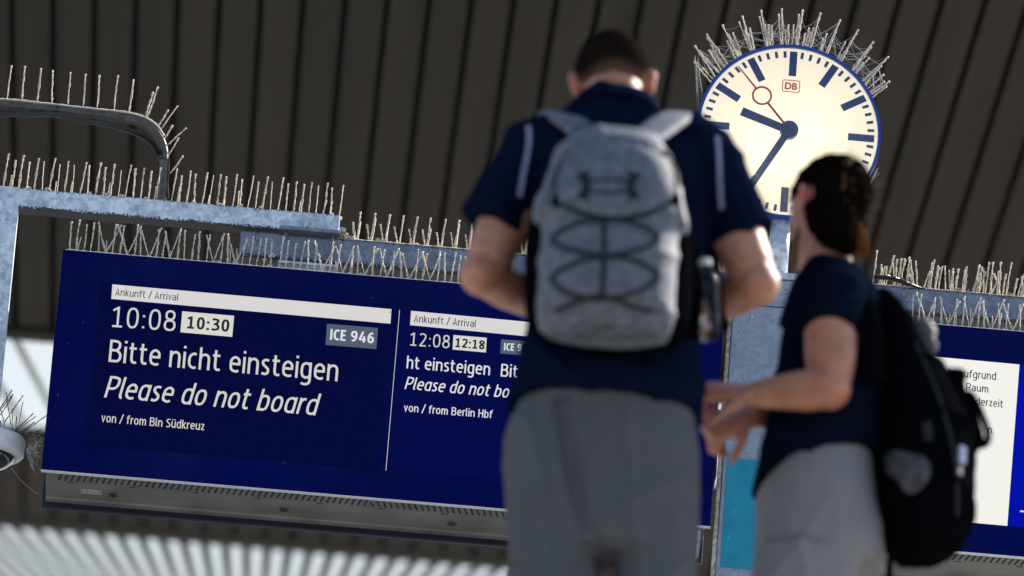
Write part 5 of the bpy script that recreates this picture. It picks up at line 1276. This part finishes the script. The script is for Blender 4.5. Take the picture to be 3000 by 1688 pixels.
for i in range(55):
    a_ = P(2146 + rnd.uniform(-10, 16), 555 + rnd.uniform(-12, 14), YW - 0.03 + rnd.uniform(-.03, .03)); b_ = P(2164 + rnd.uniform(-12, 12), 595 + rnd.uniform(-10, 10), YW - 0.03 + rnd.uniform(-.02, .02)); c_ = P(2168 + rnd.uniform(-24, 22), 642 + rnd.uniform(-14, 14), YW - 0.02 + rnd.uniform(-.02, .02))
    tube(bm, smoothline([a_, b_, c_], 4), [0.006, 0.006, 0.0055, 0.005, 0.0045, 0.004, 0.003, 0.002, 0.001], 5)
mesh_obj('hair_tail', bm, HAIRB, hair2, smooth=True, origin=P(2160, 600, YW))
bm = bmesh.new()
for i in range(46):                       # loose strands round the crown and the back
    th = rnd.uniform(-0.4, 2.4); d = Mz @ Vector((rnd.uniform(-0.6, 0.6), -math.sin(th), math.cos(th))); d.normalize()
    p = hc2 + Mz @ (Vector((0, -0.016, 0.034)) * s_) + Vector((d.x * 0.092, d.y * 0.1, d.z * 0.1)); t = Vector((rnd.uniform(-1, 1), rnd.uniform(-1, 1), rnd.uniform(-0.6, 0.8)))
    strand(bm, p - d * 0.01, p + d * rnd.uniform(0.008, 0.03) + t * 0.025, rnd.uniform(-0.01, 0.01), 0.0006, 5)
mesh_obj('loose_hair', bm, FLY, hair2, origin=hc2)
# short beard along the jaw
bm = bmesh.new()
W_ = lambda p: hc2 + Mz @ (Vector(p) * s_)
for q in (-1, 1): tube(bm, [W_((q * 0.058, 0.035, -0.045)), W_((q * 0.053, 0.045, -0.07)), W_((q * 0.040, 0.062, -0.092)), W_((q * 0.02, 0.08, -0.108))], [0.005, 0.009, 0.013, 0.016], 10)
ball(bm, W_((0, 0.082, -0.106)), Vector((0.03, 0.02, 0.02)) * s_, 12, 8, Mz)
bm = remesh(bm, 0.005, 3); mesh_obj('beard', bm, STUB, per, smooth=True, origin=hc2)
# t-shirt
bm = bmesh.new()
ring_loft(bm, rows_px([(664, 2022, 2140, .07, 0), (690, 2010, 2172, .10, 0), (730, 1996, 2208, .14, 0), (790, 1978, 2230, .165, 0), (860, 1960, 2238, .17, 0), (960, 1948, 2232, .17, 0), (1080, 1924, 2222, .165, 0), (1180, 1902, 2212, .165, 0), (1235, 1892, 2205, .165, 0)], YW, 2.2))
SH2 = P(2082, 838, YW - 0.18)
tube(bm, [P(2105, 722, YW - 0.06), P(2096, 760, YW - 0.14), SH2.lerp(P(2096, 760, YW - 0.14), 0.4), SH2], [0.075, 0.078, 0.074, 0.069], 22)
SH3 = P(2020, 850, YW + 0.18)
tube(bm, [P(2070, 722, YW + 0.06), P(2055, 765, YW + 0.15), SH3], [0.07, 0.074, 0.066], 22)
bm = remesh(bm, 0.006, 8)
hz2 = P(2040, 1235, YW).z; bm.normal_update()
for v in bm.verts:
    if v.co.z < hz2 + 0.12:
        q = v.co - CAM; xx = q.dot(RT) / q.dot(fw) * F / K + 1288
        hy = 1255 if xx < 1891 else (1255 - (xx - 1891) * 0.56 if xx < 2010 else 1188 - (xx - 2010) * 0.15)
        base_y = 1235 + (xx - 2040) * 0.075
        v.co.z += (base_y - hy) / 1072 * min(1, (hz2 + 0.12 - v.co.z) / 0.1) + 0.004 * noise.noise(v.co * 11)
crease(bm, 0.018, 18, 11.0, (0.5, 0.2, 0.9)); crease(bm, 0.011, 24, 4.0, (-0.6, 0.2, 0.7))
tee = mesh_obj('t_shirt', bm, TEE, per, smooth=True, origin=hc2)
# shorts
bm = bmesh.new()
ring_loft(bm, rows_px([(1120, 1940, 2190, .135, 0), (1175, 1926, 2198, .15, 0), (1240, 1912, 2205, .165, 0), (1300, 1902, 2216, .17, 0), (1380, 1888, 2226, .175, 0), (1430, 1886, 2228, .165, 0)], YW, 2.2))
for kn, dY, xa, xb in ((K1, -0.08, 1890, 2170), (K2, 0.09, 1920, 2215)):
    a_, b_ = P(xa, 1390, YW + dY), P(xb, 1390, YW + dY); c = (a_ + b_) / 2; r = (b_.x - a_.x) / 2
    ring_loft(bm, [ell(c, X_ * r, Y_ * 0.1, 22), ell(Vector((kn.x + 0.03, kn.y, 0.56)), X_ * 0.115, Y_ * 0.1, 22), ell(Vector((kn.x + 0.02, kn.y, 0.45)), X_ * 0.105, Y_ * 0.095, 22)])
bm = remesh(bm, 0.006, 6); crease(bm, 0.020, 20, 5.0, (0.95, 0.2, 0.3), hz2 + 0.02); crease(bm, 0.012, 22, 12.0, (-0.7, 0.2, 0.5), hz2 + 0.02)
mesh_obj('shorts', bm, TROU2, per, smooth=True, origin=hc2)
for an in (A1, A2):
    bm = bmesh.new(); c = Vector((an.x - 0.03, an.y + 0.02, 0.012)); dd = Vector((-0.85, 0.5, 0)).normalized(); ll = Vector((dd.y, -dd.x, 0))
    ring_loft(bm, [ell(c + Vector((0, 0, z)) + dd * 0.03, ll * a_, dd * b_, 22, 2.6) for z, a_, b_ in ((-0.011, 0.047, 0.13), (0.015, 0.049, 0.135), (0.045, 0.045, 0.12), (0.075, 0.04, 0.08))])
    mesh_obj('shoe', bm, SHOE, per, smooth=True, origin=c)

# black backpack
YK2 = YW - 0.02
bag2 = thing('backpack', 'bulky black backpack with grey patch worn by the ponytailed person', 'backpack', P(2330, 1410, YK2))
bm = bmesh.new()
ring_loft(bm, rows_px([(735, 2190, 2248, .06, 0), (775, 2186, 2282, .10, 0), (830, 2190, 2308, .12, 0), (900, 2194, 2346, .14, 0), (980, 2196, 2394, .15, 0), (1060, 2196, 2430, .16, 0), (1160, 2198, 2454, .165, 0), (1240, 2202, 2456, .165, 0), (1320, 2210, 2438, .155, 0), (1362, 2228, 2412, .14, 0), (1392, 2262, 2378, .10, 0), (1406, 2300, 2358, .05, 0)], YK2, 2.3))
tube(bm, smoothline([P(2375, 960, YK2), P(2408, 1005, YK2 - .02), P(2436, 1060, YK2 - .02), P(2450, 1130, YK2)], 4), [0.030] * 13, 12)
bm = remesh(bm, 0.0065, 6); crease(bm, 0.022, 14, 8.0, (0.9, 0.1, 0.35)); crease(bm, 0.014, 20, 3.0, (-0.3, 0.1, 0.9))
b2o = mesh_obj('main_body', bm, BAGK, bag2, smooth=True, origin=P(2330, 1410, YK2))
bv2 = bvh_of(b2o)
bm = bmesh.new(); tube(bm, smoothline([P(2405, 1000, YK2 - .04), P(2436, 990, YK2 - .04), P(2454, 1010, YK2 - .04), P(2478, 1065, YK2 - .04), P(2486, 1102, YK2 - .04), P(2474, 1120, YK2 - .04), P(2448, 1120, YK2 - .04)], 5), 0.008, 10)
mesh_obj('side_flap', bm, BAGK, bag2, smooth=True, origin=P(2462, 1000, YK2))
bm = bmesh.new(); rings = []
gp = [(2228, 1150), (2250, 1132), (2290, 1140), (2325, 1150), (2342, 1175), (2335, 1205), (2312, 1235), (2285, 1242), (2262, 1215), (2235, 1190)]
for f, lf in ((1.0, -0.003), (0.97, 0.006), (0.6, 0.009), (0.1, 0.01)):
    ring = []
    for q in smoothline([(a_, b_, 0) for a_, b_ in gp + gp[:1]], 4)[:-1]:
        h, n_ = onto(bv2, 2285 + (q.x - 2285) * f, 1188 + (q.y - 1188) * f, lf); ring.append(h)
    rings.append(ring)
ring_loft(bm, rings); mesh_obj('grey_patch', bm, PATCH, bag2, smooth=True, origin=rings[0][0])
strap('pale_tag', bv2, [(2417, 1125), (2416, 1145), (2415, 1168)], 0.018, TAG, bag2, th=0.006, lift=0.004)
strap('zip_pull', bv2, [(2412, 1170), (2411, 1185), (2411, 1200)], 0.012, PATCH, bag2, lift=0.004)
strap('zip_line', bv2, [(2300, 860), (2345, 960), (2385, 1080), (2405, 1200), (2405, 1300)], 0.008, CORD, bag2, lift=0.003)
strap('webbing', bv2, [(2330, 1060), (2335, 1090), (2335, 1110)], 0.02, CORD, bag2, lift=0.003)
bm = bmesh.new(); c = P(2322, 838, YK2 - 0.06); ball(bm, c, (0.03, 0.03, 0.034), 16, 10); ball(bm, c + Vector((0.012, -0.01, -0.03)), (0.022, 0.022, 0.026), 14, 10)
for v in bm.verts: v.co += Vector((1, 1, 1)) * 0.004 * noise.noise(v.co * 50)
mesh_obj('rolled_cloth', bm, PATCH, bag2, smooth=True, origin=c)
bm = bmesh.new(); line = smoothline([P(2205, 960, YW - 0.17), P(2190, 850, YW - 0.19), P(2168, 760, YW - 0.17), P(2150, 700, YW - 0.1), P(2130, 690, YW + 0.0)], 6)
rings = []
for i, p in enumerate(line):
    t = (line[min(i + 1, len(line) - 1)] - line[max(i - 1, 0)]).normalized(); l_ = t.cross(Vector((0.3, -1, 0.2))).normalized(); n_ = l_.cross(t)
    rings.append(ell(p, l_ * 0.03, n_ * 0.009, 12, 3))
ring_loft(bm, rings); mesh_obj('shoulder_strap', bm, BAGK, bag2, smooth=True, origin=line[0])
bm = bmesh.new(); tube(bm, smoothline([P(2245, 1380, YW - .1), P(2238, 1420, YW - .1), P(2236, 1470, YW - .1)], 5), 0.008, 8); mesh_obj('hanging_strap', bm, BAGK, bag2, smooth=True, origin=P(2240, 1400, YW))
